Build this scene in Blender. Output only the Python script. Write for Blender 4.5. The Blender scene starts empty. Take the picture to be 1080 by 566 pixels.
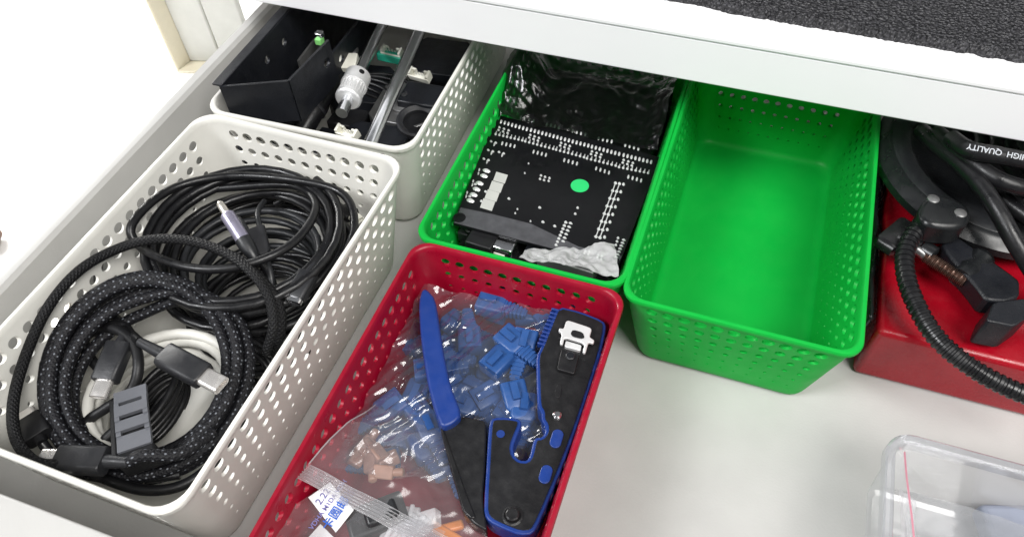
import bpy, math, random
from mathutils import Vector, Matrix, noise

# One unit in this script is U metres (about 7 mm): all lengths below are in units.
U = 0.007
sc = bpy.context.scene
col = sc.collection
V = Vector

# ------------------------------------------------------------------ camera
CAM = V((19.361, -22.651, 49.869))
PITCH, YAW, ROLL, FOC, PX0, PY0 = 0.9042, -0.3651, -0.0428, 790.3, 540, 294.73
_cp, _sp, _cy, _sy = math.cos(PITCH), math.sin(PITCH), math.cos(YAW), math.sin(YAW)
FWD = V((_sy * _cp, _cy * _cp, -_sp))
_r = V((_cy, -_sy, 0))
_u = _r.cross(FWD)
_c, _s = math.cos(ROLL), math.sin(ROLL)
RIGHT, UP = _c * _r + _s * _u, -_s * _r + _c * _u
cam = bpy.data.objects.new('camera', bpy.data.cameras.new('camera'))
col.objects.link(cam)
cam.matrix_world = Matrix(((RIGHT.x, UP.x, -FWD.x, CAM.x * U), (RIGHT.y, UP.y, -FWD.y, CAM.y * U),
                           (RIGHT.z, UP.z, -FWD.z, CAM.z * U), (0, 0, 0, 1)))
cam.data.sensor_width = 36
cam.data.lens = FOC / 1080 * 36
cam.data.shift_y = (PY0 - 283) / 1080
cam.data.clip_start = 0.01
cam.data.clip_end = 100
sc.camera = cam


def at(x, y, z):
    """place measured in the photograph -> point of the drawer at height z"""
    d = RIGHT * ((x - PX0) / FOC) - UP * ((y - PY0) / FOC) + FWD
    return CAM + d * ((z - CAM.z) / d.z)


def inw(x, y, z):
    """like at(), lifted where needed so that a cable stays inside the left wall of the white basket"""
    p = at(x, y, z)
    while p.x < -21.45 + 1.5 * (1 - z / 10.73) + 0.02 * (p.y + 14) and z < 11.2:
        z += 0.05
        p = at(x, y, z)
    return p


def ats(pts, z=None):
    return [at(*p) if len(p) == 3 else at(p[0], p[1], z) for p in pts]


# ------------------------------------------------------------------ materials
def inws(pts):
    return [inw(*p) for p in pts]


def nodes(name):
    m = bpy.data.materials.new(name)
    m.use_nodes = True
    nt = m.node_tree
    return m, nt, nt.nodes['Principled BSDF'], nt.nodes['Material Output']


def mat(name, c, rough=0.5, metal=0.0, spec=0.5, var=0.06, vscale=60, bump=0.0, bscale=400, rvar=0.12, trans=0.0, coat=0.0):
    m, nt, b, out = nodes(name)
    N, L = nt.nodes.new, nt.links.new
    b.inputs['Metallic'].default_value = metal
    b.inputs['Specular IOR Level'].default_value = spec
    b.inputs['Coat Weight'].default_value = coat
    tc = N('ShaderNodeTexCoord')
    n = N('ShaderNodeTexNoise')
    n.inputs['Scale'].default_value = vscale
    n.inputs['Detail'].default_value = 6
    L(tc.outputs['Object'], n.inputs['Vector'])
    r = N('ShaderNodeMapRange')
    r.inputs[1].default_value, r.inputs[2].default_value = 0.3, 0.7
    r.inputs[3].default_value, r.inputs[4].default_value = 1 - var, 1 + var
    L(n.outputs['Fac'], r.inputs[0])
    mul = N('ShaderNodeVectorMath')
    mul.operation = 'SCALE'
    mul.inputs[0].default_value = c[:3]
    L(r.outputs[0], mul.inputs['Scale'])
    L(mul.outputs[0], b.inputs['Base Color'])
    r2 = N('ShaderNodeMapRange')
    r2.inputs[1].default_value, r2.inputs[2].default_value = 0.3, 0.7
    r2.inputs[3].default_value, r2.inputs[4].default_value = max(0.02, rough - rvar), min(1, rough + rvar)
    n2 = N('ShaderNodeTexNoise')
    n2.inputs['Scale'].default_value = vscale * 2.7
    n2.inputs['Detail'].default_value = 5
    L(tc.outputs['Object'], n2.inputs['Vector'])
    L(n2.outputs['Fac'], r2.inputs[0])
    L(r2.outputs[0], b.inputs['Roughness'])
    if bump:
        n3 = N('ShaderNodeTexNoise')
        n3.inputs['Scale'].default_value = bscale
        n3.inputs['Detail'].default_value = 4
        L(tc.outputs['Object'], n3.inputs['Vector'])
        bp = N('ShaderNodeBump')
        bp.inputs['Strength'].default_value = bump
        bp.inputs['Distance'].default_value = 0.001
        L(n3.outputs['Fac'], bp.inputs['Height'])
        L(bp.outputs[0], b.inputs['Normal'])
    if trans:
        t = N('ShaderNodeBsdfTranslucent')
        L(mul.outputs[0], t.inputs['Color'])
        mx = N('ShaderNodeMixShader')
        mx.inputs[0].default_value = trans
        L(b.outputs[0], mx.inputs[1])
        L(t.outputs[0], mx.inputs[2])
        L(mx.outputs[0], out.inputs['Surface'])
    return m


def film(name, tint=(0.95, 0.95, 0.96), haze=0.06, gloss=0.10, rough=0.12, bump=0.5, bscale=120, edge=0.45, hazecol=(0.8, 0.8, 0.82)):
    """thin clear plastic film"""
    m, nt, b, out = nodes(name)
    N, L = nt.nodes.new, nt.links.new
    nt.nodes.remove(b)
    t = N('ShaderNodeBsdfTransparent')
    t.inputs[0].default_value = (*tint, 1)
    g = N('ShaderNodeBsdfGlossy')
    g.inputs['Roughness'].default_value = rough
    d = N('ShaderNodeBsdfDiffuse')
    d.inputs[0].default_value = (*hazecol, 1)
    lw = N('ShaderNodeLayerWeight')
    lw.inputs[0].default_value = 0.35
    tc = N('ShaderNodeTexCoord')
    n = N('ShaderNodeTexNoise')
    n.inputs['Scale'].default_value = bscale
    n.inputs['Detail'].default_value = 3
    n.inputs['Distortion'].default_value = 1.5
    L(tc.outputs['Object'], n.inputs['Vector'])
    bp = N('ShaderNodeBump')
    bp.inputs['Strength'].default_value = bump
    bp.inputs['Distance'].default_value = 0.003
    L(n.outputs['Fac'], bp.inputs['Height'])
    for s in (g, d, lw):
        L(bp.outputs[0], s.inputs['Normal'])
    mr = N('ShaderNodeMapRange')
    mr.inputs[3].default_value, mr.inputs[4].default_value = gloss, edge
    L(lw.outputs['Facing'], mr.inputs[0])
    m1 = N('ShaderNodeMixShader')
    m1.inputs[0].default_value = haze
    L(t.outputs[0], m1.inputs[1])
    L(d.outputs[0], m1.inputs[2])
    m2 = N('ShaderNodeMixShader')
    L(mr.outputs[0], m2.inputs[0])
    L(m1.outputs[0], m2.inputs[1])
    L(g.outputs[0], m2.inputs[2])
    L(m2.outputs[0], out.inputs['Surface'])
    return m


def braid(name, base, speck, su, sv, thr=0.25, weave=0.4):
    """woven cable sleeve; u runs round the cable, v along it (units)"""
    m, nt, b, out = nodes(name)
    N, L = nt.nodes.new, nt.links.new
    tc = N('ShaderNodeTexCoord')
    mp = N('ShaderNodeMapping')
    mp.inputs['Scale'].default_value = (su, sv, 1)
    L(tc.outputs['UV'], mp.inputs['Vector'])
    vo = N('ShaderNodeTexVoronoi')
    vo.voronoi_dimensions = '2D'
    vo.inputs['Scale'].default_value = 1
    vo.inputs['Randomness'].default_value = 0.55
    L(mp.outputs[0], vo.inputs['Vector'])
    lt = N('ShaderNodeMapRange')
    lt.inputs[1].default_value, lt.inputs[2].default_value = thr, thr - 0.07
    L(vo.outputs['Distance'], lt.inputs[0])
    mix = N('ShaderNodeMix')
    mix.data_type = 'RGBA'
    mix.inputs[6].default_value = (*base, 1)
    mix.inputs[7].default_value = (*speck, 1)
    L(lt.outputs[0], mix.inputs[0])
    L(mix.outputs[2], b.inputs['Base Color'])
    b.inputs['Roughness'].default_value = 0.6
    b.inputs['Specular IOR Level'].default_value = 0.3
    w1, w2 = N('ShaderNodeTexWave'), N('ShaderNodeTexWave')
    mp2 = N('ShaderNodeMapping')
    mp2.inputs['Scale'].default_value = (8, 3.2, 1)
    L(tc.outputs['UV'], mp2.inputs['Vector'])
    w1.bands_direction = 'DIAGONAL'
    mp3 = N('ShaderNodeMapping')
    mp3.inputs['Scale'].default_value = (-8, 3.2, 1)
    L(tc.outputs['UV'], mp3.inputs['Vector'])
    w2.bands_direction = 'DIAGONAL'
    for w, q in ((w1, mp2), (w2, mp3)):
        w.inputs['Scale'].default_value = 0.6
        L(q.outputs[0], w.inputs['Vector'])
    mm = N('ShaderNodeMath')
    mm.operation = 'MAXIMUM'
    L(w1.outputs['Fac'], mm.inputs[0])
    L(w2.outputs['Fac'], mm.inputs[1])
    bp = N('ShaderNodeBump')
    bp.inputs['Strength'].default_value = weave
    bp.inputs['Distance'].default_value = 0.0006
    L(mm.outputs[0], bp.inputs['Height'])
    L(bp.outputs[0], b.inputs['Normal'])
    return m


def foam(name):
    m, nt, b, out = nodes(name)
    N, L = nt.nodes.new, nt.links.new
    tc = N('ShaderNodeTexCoord')
    vo = N('ShaderNodeTexVoronoi')
    vo.inputs['Scale'].default_value = 560
    L(tc.outputs['Object'], vo.inputs['Vector'])
    n = N('ShaderNodeTexNoise')
    n.inputs['Scale'].default_value = 760
    L(tc.outputs['Object'], n.inputs['Vector'])
    rp = N('ShaderNodeValToRGB')
    rp.color_ramp.elements[0].position, rp.color_ramp.elements[0].color = 0.42, (0.012, 0.012, 0.014, 1)
    rp.color_ramp.elements[1].position, rp.color_ramp.elements[1].color = 0.72, (0.085, 0.083, 0.092, 1)
    L(n.outputs['Fac'], rp.inputs[0])
    L(rp.outputs[0], b.inputs['Base Color'])
    b.inputs['Roughness'].default_value = 0.45
    bp = N('ShaderNodeBump')
    bp.inputs['Strength'].default_value = 1
    bp.inputs['Distance'].default_value = 0.003
    L(vo.outputs['Distance'], bp.inputs['Height'])
    L(bp.outputs[0], b.inputs['Normal'])
    return m


M = dict(
    white_plastic=mat('white_plastic', (0.80, 0.79, 0.74), 0.42, var=0.03, bump=0.06, trans=0.12),
    green_plastic=mat('green_plastic', (0.006, 0.53, 0.064), 0.46, spec=0.35, var=0.05, vscale=35, rvar=0.10, bump=0.06, trans=0.32),
    red_plastic=mat('red_plastic', (0.29, 0.002, 0.018), 0.38, var=0.05, bump=0.06, trans=0.03),
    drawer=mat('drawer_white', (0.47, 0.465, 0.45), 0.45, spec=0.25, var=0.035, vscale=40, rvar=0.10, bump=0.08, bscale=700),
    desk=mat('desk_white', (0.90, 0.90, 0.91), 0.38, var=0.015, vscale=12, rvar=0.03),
    desk_edge=mat('desk_edge_grey', (0.55, 0.55, 0.54), 0.45, var=0.03),
    floor=mat('floor_white', (0.85, 0.84, 0.82), 0.5, var=0.03, vscale=5),
    foam=foam('foam_black'),
    rubber=mat('rubber_black', (0.007, 0.007, 0.008), 0.36, spec=0.42, var=0.15, bump=0.1, bscale=900),
    rubber_grey=mat('rubber_charcoal', (0.015, 0.016, 0.018), 0.42, var=0.15, bump=0.1, bscale=900),
    matte_black=mat('matte_black', (0.007, 0.007, 0.008), 0.5, spec=0.4, var=0.2, bump=0.1),
    steel_black=mat('powder_coated_black', (0.008, 0.009, 0.012), 0.42, spec=0.4, var=0.2, bump=0.25, bscale=1500),
    plug_grey=mat('plug_grey', (0.018, 0.0185, 0.021), 0.45, spec=0.4, var=0.08, bump=0.1, bscale=1200),
    strap_grey=mat('strap_grey', (0.10, 0.104, 0.118), 0.55, spec=0.4, var=0.08, bump=0.1, bscale=1200),
    lavender=mat('anodised_lilac', (0.36, 0.34, 0.44), 0.35, metal=0.6, var=0.05),
    metal=mat('bright_steel', (0.78, 0.78, 0.80), 0.2, metal=1, var=0.04, rvar=0.08),
    rod=mat('rod_steel', (0.80, 0.81, 0.83), 0.2, metal=1, var=0.01, rvar=0.03),
    alu=mat('aluminium', (0.82, 0.82, 0.82), 0.42, metal=0.5, var=0.05),
    tip=mat('plug_tip', (0.82, 0.79, 0.76), 0.28, metal=0.75, var=0.04),
    gold=mat('warm_tip', (0.82, 0.78, 0.70), 0.3, metal=0.8, var=0.04),
    copper=mat('copper_thread', (0.24, 0.16, 0.13), 0.4, metal=0.9, var=0.1),
    silverdark=mat('cast_grey', (0.22, 0.22, 0.22), 0.4, metal=0.7, var=0.1),
    white_cable=mat('white_cable', (0.72, 0.71, 0.66), 0.45, var=0.04),
    ivory=mat('ivory_nylon', (0.78, 0.77, 0.68), 0.4, var=0.04),
    paper=mat('paper_white', (0.80, 0.80, 0.80), 0.7, var=0.03),
    teal=mat('teal_connector', (0.03, 0.42, 0.28), 0.4, var=0.05),
    lime=mat('green_connector', (0.20, 0.55, 0.16), 0.4, var=0.05),
    pcb=mat('pcb_black', (0.004, 0.004, 0.005), 0.4, var=0.2, spec=0.3),
    pcb_sheen=mat('pcb_sheen_grey', (0.06, 0.06, 0.066), 0.5, var=0.2, vscale=200),  # flat grey in place of the film's reflection over the board
    solder=mat('solder_silver', (0.66, 0.66, 0.66), 0.35, metal=0.3, var=0.05),
    padgrey=mat('pad_tin', (0.56, 0.56, 0.53), 0.5, metal=0.3, var=0.05),
    sticker=mat('green_sticker', (0.02, 0.52, 0.14), 0.5, var=0.05),
    blue=mat('blue_grip', (0.008, 0.034, 0.19), 0.4, var=0.08, bump=0.1, bscale=900),
    boot_blue=mat('boot_blue', (0.018, 0.068, 0.22), 0.4, var=0.15, vscale=90),
    tool_black=mat('tool_black', (0.012, 0.012, 0.013), 0.36, spec=0.4, var=0.3, vscale=90, bump=0.15, bscale=700),
    orange=mat('orange_plastic', (0.80, 0.25, 0.03), 0.4, var=0.08),
    peach=mat('peach_plastic', (0.38, 0.21, 0.15), 0.4, var=0.15, vscale=150),
    ink_blue=mat('ink_blue', (0.02, 0.10, 0.45), 0.6, var=0.02),
    ink_grey=mat('ink_violet', (0.16, 0.15, 0.35), 0.6, var=0.02),
    ink_white=mat('print_white', (0.45, 0.47, 0.50), 0.6, var=0.02),
    red_box=mat('red_lacquer', (0.30, 0.003, 0.011), 0.26, var=0.08, bump=0.12, bscale=1500),
    gooseneck=mat('gooseneck_black', (0.008, 0.008, 0.009), 0.34, var=0.1),
    ringblack=mat('ring_black', (0.010, 0.011, 0.012), 0.32, spec=0.4, var=0.12),
    cream=mat('cream_plastic', (0.80, 0.74, 0.58), 0.5, var=0.03),
    pale=mat('pale_grey', (0.62, 0.62, 0.58), 0.5, var=0.03),
    brown=mat('brown_wood', (0.16, 0.09, 0.06), 0.6, var=0.2),
    pinkstripe=mat('pink_print', (0.55, 0.22, 0.28), 0.6, var=0.03),
    bluegrey=mat('bluegrey_part', (0.22, 0.24, 0.30), 0.5, var=0.1),
    braid_speck=braid('braid_speckled', (0.005, 0.005, 0.007), (0.15, 0.16, 0.18), 6, 2.0, 0.17),
    braid_black=braid('braid_black', (0.006, 0.006, 0.007), (0.009, 0.009, 0.009), 4, 2, 0.2, 0.8),
    film=film('clear_film', haze=0.055, gloss=0.07, edge=0.5, bump=0.14, bscale=40, rough=0.14, hazecol=(0.5, 0.55, 0.65)),
    film_haze=film('hazy_film', haze=0.085, gloss=0.05, edge=0.5, bump=0.12, bscale=45, rough=0.2),
    film_zip=film('zip_film', haze=0.34, gloss=0.10, edge=0.55, bump=0.2),
    film_white=film('white_film', haze=0.36, gloss=0.02, edge=0.10, bump=0.2, bscale=90, rough=0.4, hazecol=(0.96, 0.96, 0.96)),
    box_clear=film('clear_box', tint=(0.96, 0.97, 0.97), haze=0.32, gloss=0.05, edge=0.45, bump=0.02, rough=0.08),
    box_rim=film('clear_box_rim', tint=(0.88, 0.89, 0.91), haze=0.18, gloss=0.12, edge=0.6, bump=0.0, rough=0.1),
    film_grey=film('grey_film', haze=0.34, gloss=0.02, edge=0.25, bump=0.25, bscale=60, rough=0.3, hazecol=(0.42, 0.43, 0.44)),
    wrap=film('black_wrap', tint=(0.20, 0.25, 0.21), haze=0.0, gloss=0.03, edge=0.36, bump=0.2, bscale=70, rough=0.18),
    blackfilm=mat('black_film', (0.006, 0.009, 0.008), 0.3, var=0.2, bump=0.35, bscale=180, spec=0.4),
)


# ------------------------------------------------------------------ mesh helpers
class MB:
    def __init__(self):
        self.v, self.f, self.uv = [], [], {}

    def add(self, vs, fs, uvs=None):
        n = len(self.v)
        self.v += [V(p) for p in vs]
        for i, f in enumerate(fs):
            if uvs:
                self.uv[len(self.f)] = uvs[i]
            self.f.append([n + k for k in f])
        return self

    def box(self, c, s, R=None):
        c, s = V(c), V(s) / 2
        R = R or Matrix.Identity(3)
        vs = [c + R @ V((x * s.x, y * s.y, z * s.z)) for x in (-1, 1) for y in (-1, 1) for z in (-1, 1)]
        return self.add(vs, [(0, 1, 3, 2), (4, 6, 7, 5), (0, 4, 5, 1), (2, 3, 7, 6), (0, 2, 6, 4), (1, 5, 7, 3)])

    def prism(self, pts, z0, z1):
        """pts: outline (x, y); may be clockwise"""
        a = sum(pts[i - 1][0] * pts[i][1] - pts[i][0] * pts[i - 1][1] for i in range(len(pts)))
        if a < 0:
            pts = pts[::-1]
        n = len(pts)
        vs = [(p[0], p[1], z0) for p in pts] + [(p[0], p[1], z1) for p in pts]
        fs = [tuple(range(n - 1, -1, -1)), tuple(range(n, 2 * n))] + [(i, (i + 1) % n, n + (i + 1) % n, n + i) for i in range(n)]
        return self.add(vs, fs)

    def tube(self, pts, r, n=10, cap=True):
        pts = [V(p) for p in pts]
        rr = r if isinstance(r, (list, tuple)) else [r] * len(pts)
        t = [(pts[min(i + 1, len(pts) - 1)] - pts[max(i - 1, 0)]).normalized() for i in range(len(pts))]
        a = t[0].orthogonal().normalized()
        vs, length = [], 0.0
        lens = []
        for i, p in enumerate(pts):
            if i:
                a = (a - t[i] * a.dot(t[i])).normalized()
                length += (p - pts[i - 1]).length
            lens.append(length)
            b = t[i].cross(a)
            vs += [p + rr[i] * (a * math.cos(2 * math.pi * k / n) + b * math.sin(2 * math.pi * k / n)) for k in range(n)]
        fs, uvs = [], []
        for i in range(len(pts) - 1):
            for k in range(n):
                k2 = (k + 1) % n
                fs.append((i * n + k, i * n + k2, (i + 1) * n + k2, (i + 1) * n + k))
                uvs.append(((k / n, lens[i]), ((k + 1) / n, lens[i]), ((k + 1) / n, lens[i + 1]), (k / n, lens[i + 1])))
        if cap:
            m = len(pts) - 1
            fs.append(tuple(range(n - 1, -1, -1)))
            uvs.append(tuple((0, 0) for _ in range(n)))
            fs.append(tuple(m * n + k for k in range(n)))
            uvs.append(tuple((0, 0) for _ in range(n)))
        return self.add(vs, fs, uvs)

    def cyl(self, p0, p1, r0, r1=None, n=24):
        return self.tube([p0, p1], [r0, r0 if r1 is None else r1], n)

    def lathe(self, p0, ax, prof, n=28):
        """prof: (distance along ax, radius) from p0"""
        p0, ax = V(p0), V(ax).normalized()
        a = ax.orthogonal().normalized()
        b = ax.cross(a)
        vs = []
        for h, r in prof:
            vs += [p0 + ax * h + r * (a * math.cos(2 * math.pi * k / n) + b * math.sin(2 * math.pi * k / n)) for k in range(n)]
        fs = []
        for i in range(len(prof) - 1):
            fs += [(i * n + k, i * n + (k + 1) % n, (i + 1) * n + (k + 1) % n, (i + 1) * n + k) for k in range(n)]
        fs += [tuple(range(n - 1, -1, -1)), tuple((len(prof) - 1) * n + k for k in range(n))]
        return self.add(vs, fs)

    def grid(self, fn, nu, nv):
        vs = [fn(i / nu, j / nv) for j in range(nv + 1) for i in range(nu + 1)]
        fs = [(j * (nu + 1) + i, j * (nu + 1) + i + 1, (j + 1) * (nu + 1) + i + 1, (j + 1) * (nu + 1) + i) for j in range(nv) for i in range(nu)]
        return self.add(vs, fs)


WORLD = {}


def obj(name, mb, m, parent=None, loc=None, smooth=35, bevel=0.0, seg=2, solid=0.0, local=False):
    """links the collected shape as ONE mesh object"""
    if parent is not None:
        org = V((0, 0, 0)) if local else WORLD[parent.name]
    else:
        if loc is None:
            xs, ys, zs = zip(*[tuple(p) for p in mb.v])
            loc = ((min(xs) + max(xs)) / 2, (min(ys) + max(ys)) / 2, min(zs))
        org = V(loc)
    me = bpy.data.meshes.new(name)
    me.from_pydata([tuple((p - org) * U) for p in mb.v], [], mb.f)
    if mb.uv:
        uvl = me.uv_layers.new(name='UVMap')
        for p in me.polygons:
            if p.index in mb.uv:
                for li, w in zip(p.loop_indices, mb.uv[p.index]):
                    uvl.data[li].uv = w
    me.validate()
    if smooth:
        for p in me.polygons:
            p.use_smooth = True
        me.set_sharp_from_angle(angle=math.radians(smooth))
    o = bpy.data.objects.new(name, me)
    col.objects.link(o)
    me.materials.append(M[m] if isinstance(m, str) else m)
    if parent is not None:
        o.parent = parent
        WORLD[o.name] = WORLD[parent.name] if not local else V((0, 0, 0))
        o.location = (0, 0, 0)
    else:
        o.location = org * U
        WORLD[o.name] = org
    if solid:
        s = o.modifiers.new('thickness', 'SOLIDIFY')
        s.thickness = solid * U
    if bevel:
        b = o.modifiers.new('bevel', 'BEVEL')
        b.width = bevel * U
        b.segments = seg
        b.limit_method = 'ANGLE'
        b.angle_limit = math.radians(40)
        b.harden_normals = False
    return o


def tag(o, label=None, cat=None, group=None, kind=None):
    for k, w in (('label', label), ('category', cat), ('group', group), ('kind', kind)):
        if w:
            o[k] = w
    return o


def thing(name, label, cat, loc, group=None):
    o = bpy.data.objects.new(name, None)
    o.empty_display_size = 0.01
    col.objects.link(o)
    o.location = V(loc) * U
    WORLD[o.name] = V(loc)
    return tag(o, label, cat, group)


def struct(name, mb, m, **k):
    return tag(obj(name, mb, m, **k), kind='structure')


def smooth_path(P, n=8, closed=False):
    P = [V(p) for p in P]
    out = []
    N = len(P)
    for i in range(N - (0 if closed else 1)):
        if closed:
            p0, p1, p2, p3 = P[i - 1], P[i], P[(i + 1) % N], P[(i + 2) % N]
        else:
            p0, p1, p2, p3 = P[max(i - 1, 0)], P[i], P[i + 1], P[min(i + 2, N - 1)]
        for k in range(n):
            t = k / n
            out.append(0.5 * ((2 * p1) + (p2 - p0) * t + (2 * p0 - 5 * p1 + 4 * p2 - p3) * t * t + (3 * p1 - p0 - 3 * p2 + p3) * t ** 3))
    if not closed:
        out.append(P[-1])
    return out


def nz(x, y=0.0, z=0.0):
    return noise.noise(V((x, y, z)))


def coil(cx, cy, z0, z1, rx, ry, turns, jit, seed, start=0.0, drift=0.6, per=30, rot=0.0, rad=0.0):
    pts = []
    n = int(turns * per)
    for i in range(n + 1):
        a = start + 2 * math.pi * i / per
        tt = i / per
        f = 1 + jit * nz(tt * 0.9, seed, 1.3) + rad * (tt / turns - 0.5)
        ox, oy = drift * nz(tt * 0.7, seed, 5.1), drift * nz(tt * 0.7, seed, 9.7)
        x, y = rx * f * math.cos(a), ry * f * math.sin(a)
        c, s = math.cos(rot), math.sin(rot)
        pts.append(V((cx + ox + c * x - s * y, cy + oy + s * x + c * y, z0 + (z1 - z0) * (0.5 - 0.5 * math.cos(math.pi * i / n)) + 0.7 * nz(tt * 1.7, seed, 20))))
    return pts


def frame(d, up=V((0, 0, 1))):
    """rotation whose x axis is d and z axis as near as possible to up"""
    x = V(d).normalized()
    y = V(up).cross(x).normalized()
    z = x.cross(y)
    return Matrix((x, y, z)).transposed()


def rounded(w, h, r, n=5):
    out = []
    for cx, cy, a0 in ((w / 2 - r, h / 2 - r, 0), (-w / 2 + r, h / 2 - r, 90), (-w / 2 + r, -h / 2 + r, 180), (w / 2 - r, -h / 2 + r, 270)):
        for k in range(n + 1):
            a = math.radians(a0 + 90 * k / n)
            out.append((cx + r * math.cos(a), cy + r * math.sin(a)))
    return out


def sweep_profile(mb, R, p, secs):
    """secs: list of (x along, outline list of (y, z))"""
    n = len(secs[0][1])
    vs = []
    for x, o in secs:
        vs += [V(p) + R @ V((x, q[0], q[1])) for q in o]
    fs = []
    for i in range(len(secs) - 1):
        fs += [(i * n + k, i * n + (k + 1) % n, (i + 1) * n + (k + 1) % n, (i + 1) * n + k) for k in range(n)]
    fs += [tuple(range(n - 1, -1, -1)), tuple((len(secs) - 1) * n + k for k in range(n))]
    return mb.add(vs, fs)


def chaikin(P, it=1, keep=0.2):
    for _ in range(it):
        Q = []
        for i in range(len(P)):
            a, b = V(P[i]), V(P[(i + 1) % len(P)])
            Q += [a.lerp(b, keep), a.lerp(b, 1 - keep)]
        P = Q
    return P


def inset(P, d):
    P = [V((p[0], p[1])) for p in P]
    area = sum(P[i - 1].x * P[i].y - P[i].x * P[i - 1].y for i in range(len(P)))
    s = 1 if area > 0 else -1
    out = []
    for i in range(len(P)):
        a, b, c = P[i - 1], P[i], P[(i + 1) % len(P)]
        e1, e2 = (b - a), (c - b)
        if e1.length < 1e-6 or e2.length < 1e-6:
            continue
        e1.normalize()
        e2.normalize()
        n1, n2 = V((-e1.y, e1.x)) * s, V((-e2.y, e2.x)) * s
        k = n1 + n2
        k = k / max(0.4, k.length_squared) * 2 if k.length > 1e-3 else n1
        out.append(b + k * d)
    return out


def crumple(p, amp, sc_, seed):
    """ridged creases for film and foil"""
    q = V((p.x * sc_, p.y * sc_, seed))
    a = 1 - math.sqrt(noise.noise(q) ** 2 + 0.006) * 2
    b = 1 - math.sqrt(noise.noise(q * 2.3 + V((3, 1, 0))) ** 2 + 0.012) * 2
    c = noise.noise(q * 0.6 + V((7, 0, 0)))
    return amp * (0.6 * a + 0.3 * b + 0.8 * c)


def sheet(P, nu, nv, amp, sc_, seed, edge_flat=False):
    """crumpled sheet over the four corners P (u along P0->P1, v along P0->P3)"""
    P = [V(p) for p in P]

    def fn(u, v):
        p = P[0].lerp(P[1], u).lerp(P[3].lerp(P[2], u), v)
        jx = 0.25 * amp * nz(p.y * sc_ * 1.5, seed + 3.3)
        jy = 0.25 * amp * nz(p.x * sc_ * 1.5, seed + 8.1)
        k = 1.0
        if edge_flat:
            k = min(1, 6 * min(u, 1 - u, v, 1 - v) + 0.15)
        return p + V((jx, jy, k * crumple(p, amp, sc_, seed)))
    return MB().grid(fn, nu, nv)


def text_mesh(name, body, size, m, origin, xdir, normal, parent, depth=0.0):
    """flat lettering with its own real size, laid on a surface"""
    cu = bpy.data.curves.new(name, 'FONT')
    cu.body = body
    cu.size = size * U
    cu.align_x, cu.align_y = 'CENTER', 'CENTER'
    cu.extrude = 0.004 * U
    cu.offset = 0.012 * size * U
    tmp = bpy.data.objects.new(name, cu)
    col.objects.link(tmp)
    dg = bpy.context.evaluated_depsgraph_get()
    me = bpy.data.meshes.new_from_object(tmp.evaluated_get(dg))
    bpy.data.objects.remove(tmp)
    x = V(xdir).normalized()
    z = (V(normal) - x * V(normal).dot(x)).normalized()
    y = z.cross(x)
    R = Matrix((x, y, z)).transposed().to_4x4()
    R.translation = (V(origin) - WORLD[parent.name]) * U
    me.transform(R)
    me.materials.clear()
    me.materials.append(M[m])
    o = bpy.data.objects.new(name, me)
    col.objects.link(o)
    o.parent = parent
    WORLD[o.name] = WORLD[parent.name]
    return o


# ------------------------------------------------------------------ the setting
FL = -48
struct('floor', MB().box((-40, 60, FL - 1), (500, 400, 2)), 'floor')

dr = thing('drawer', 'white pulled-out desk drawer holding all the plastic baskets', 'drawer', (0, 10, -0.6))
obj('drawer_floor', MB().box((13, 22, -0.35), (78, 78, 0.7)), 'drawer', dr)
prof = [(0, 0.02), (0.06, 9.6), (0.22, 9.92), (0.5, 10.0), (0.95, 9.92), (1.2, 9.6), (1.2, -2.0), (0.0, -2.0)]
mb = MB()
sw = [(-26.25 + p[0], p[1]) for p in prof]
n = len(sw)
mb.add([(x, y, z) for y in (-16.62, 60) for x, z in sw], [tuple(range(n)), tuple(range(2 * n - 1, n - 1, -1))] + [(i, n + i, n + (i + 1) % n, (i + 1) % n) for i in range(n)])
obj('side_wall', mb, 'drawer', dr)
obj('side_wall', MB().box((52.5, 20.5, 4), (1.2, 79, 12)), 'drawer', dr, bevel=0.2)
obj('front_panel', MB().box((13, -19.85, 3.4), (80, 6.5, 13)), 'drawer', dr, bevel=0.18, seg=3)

dk = thing('desk', 'white desk top with a square front edge overhanging the open drawer', 'desk', (20, 60, 14))
obj('desk_slab', MB().box((40, 66, 15.8), (260, 80, 3.6)), 'desk', dk, bevel=0.12, seg=3)
obj('desk_surface', MB().box((40, 66, 17.87), (260, 80.2, 0.5)), 'desk', dk, bevel=0.16, seg=3)
for y, nm in ((100, 'back_panel'),):
    obj(nm, MB().box((40, y, -16), (220, 2, 60)), 'desk', dk)

# foam mat with a torn front edge
def mat_fn(u, v):
    x = 12 + 50 * u
    edge = 29.15 + 0.22 * nz(x * 1.1, 3.0) + 0.13 * nz(x * 4.3, 1.0) - 0.015 * (x - 14)
    edge += 0.35 * max(0, min(1, (17.5 - x) / 2))
    y = edge + 14 * v ** 1.6
    z = 18.14 + (0.75 + 0.10 * nz(x * 3.1, y * 3.1, 2) + 0.07 * nz(x * 6.5, y * 6.5, 4)) * (0 if v == 0 else min(1, 0.35 + v * 30))
    return V((x, y, z))
tag(obj('foam_mat', MB().grid(mat_fn, 420, 90), 'foam', smooth=60), 'coarse black foam mat with a ragged front edge on the white desk', 'mat')


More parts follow.
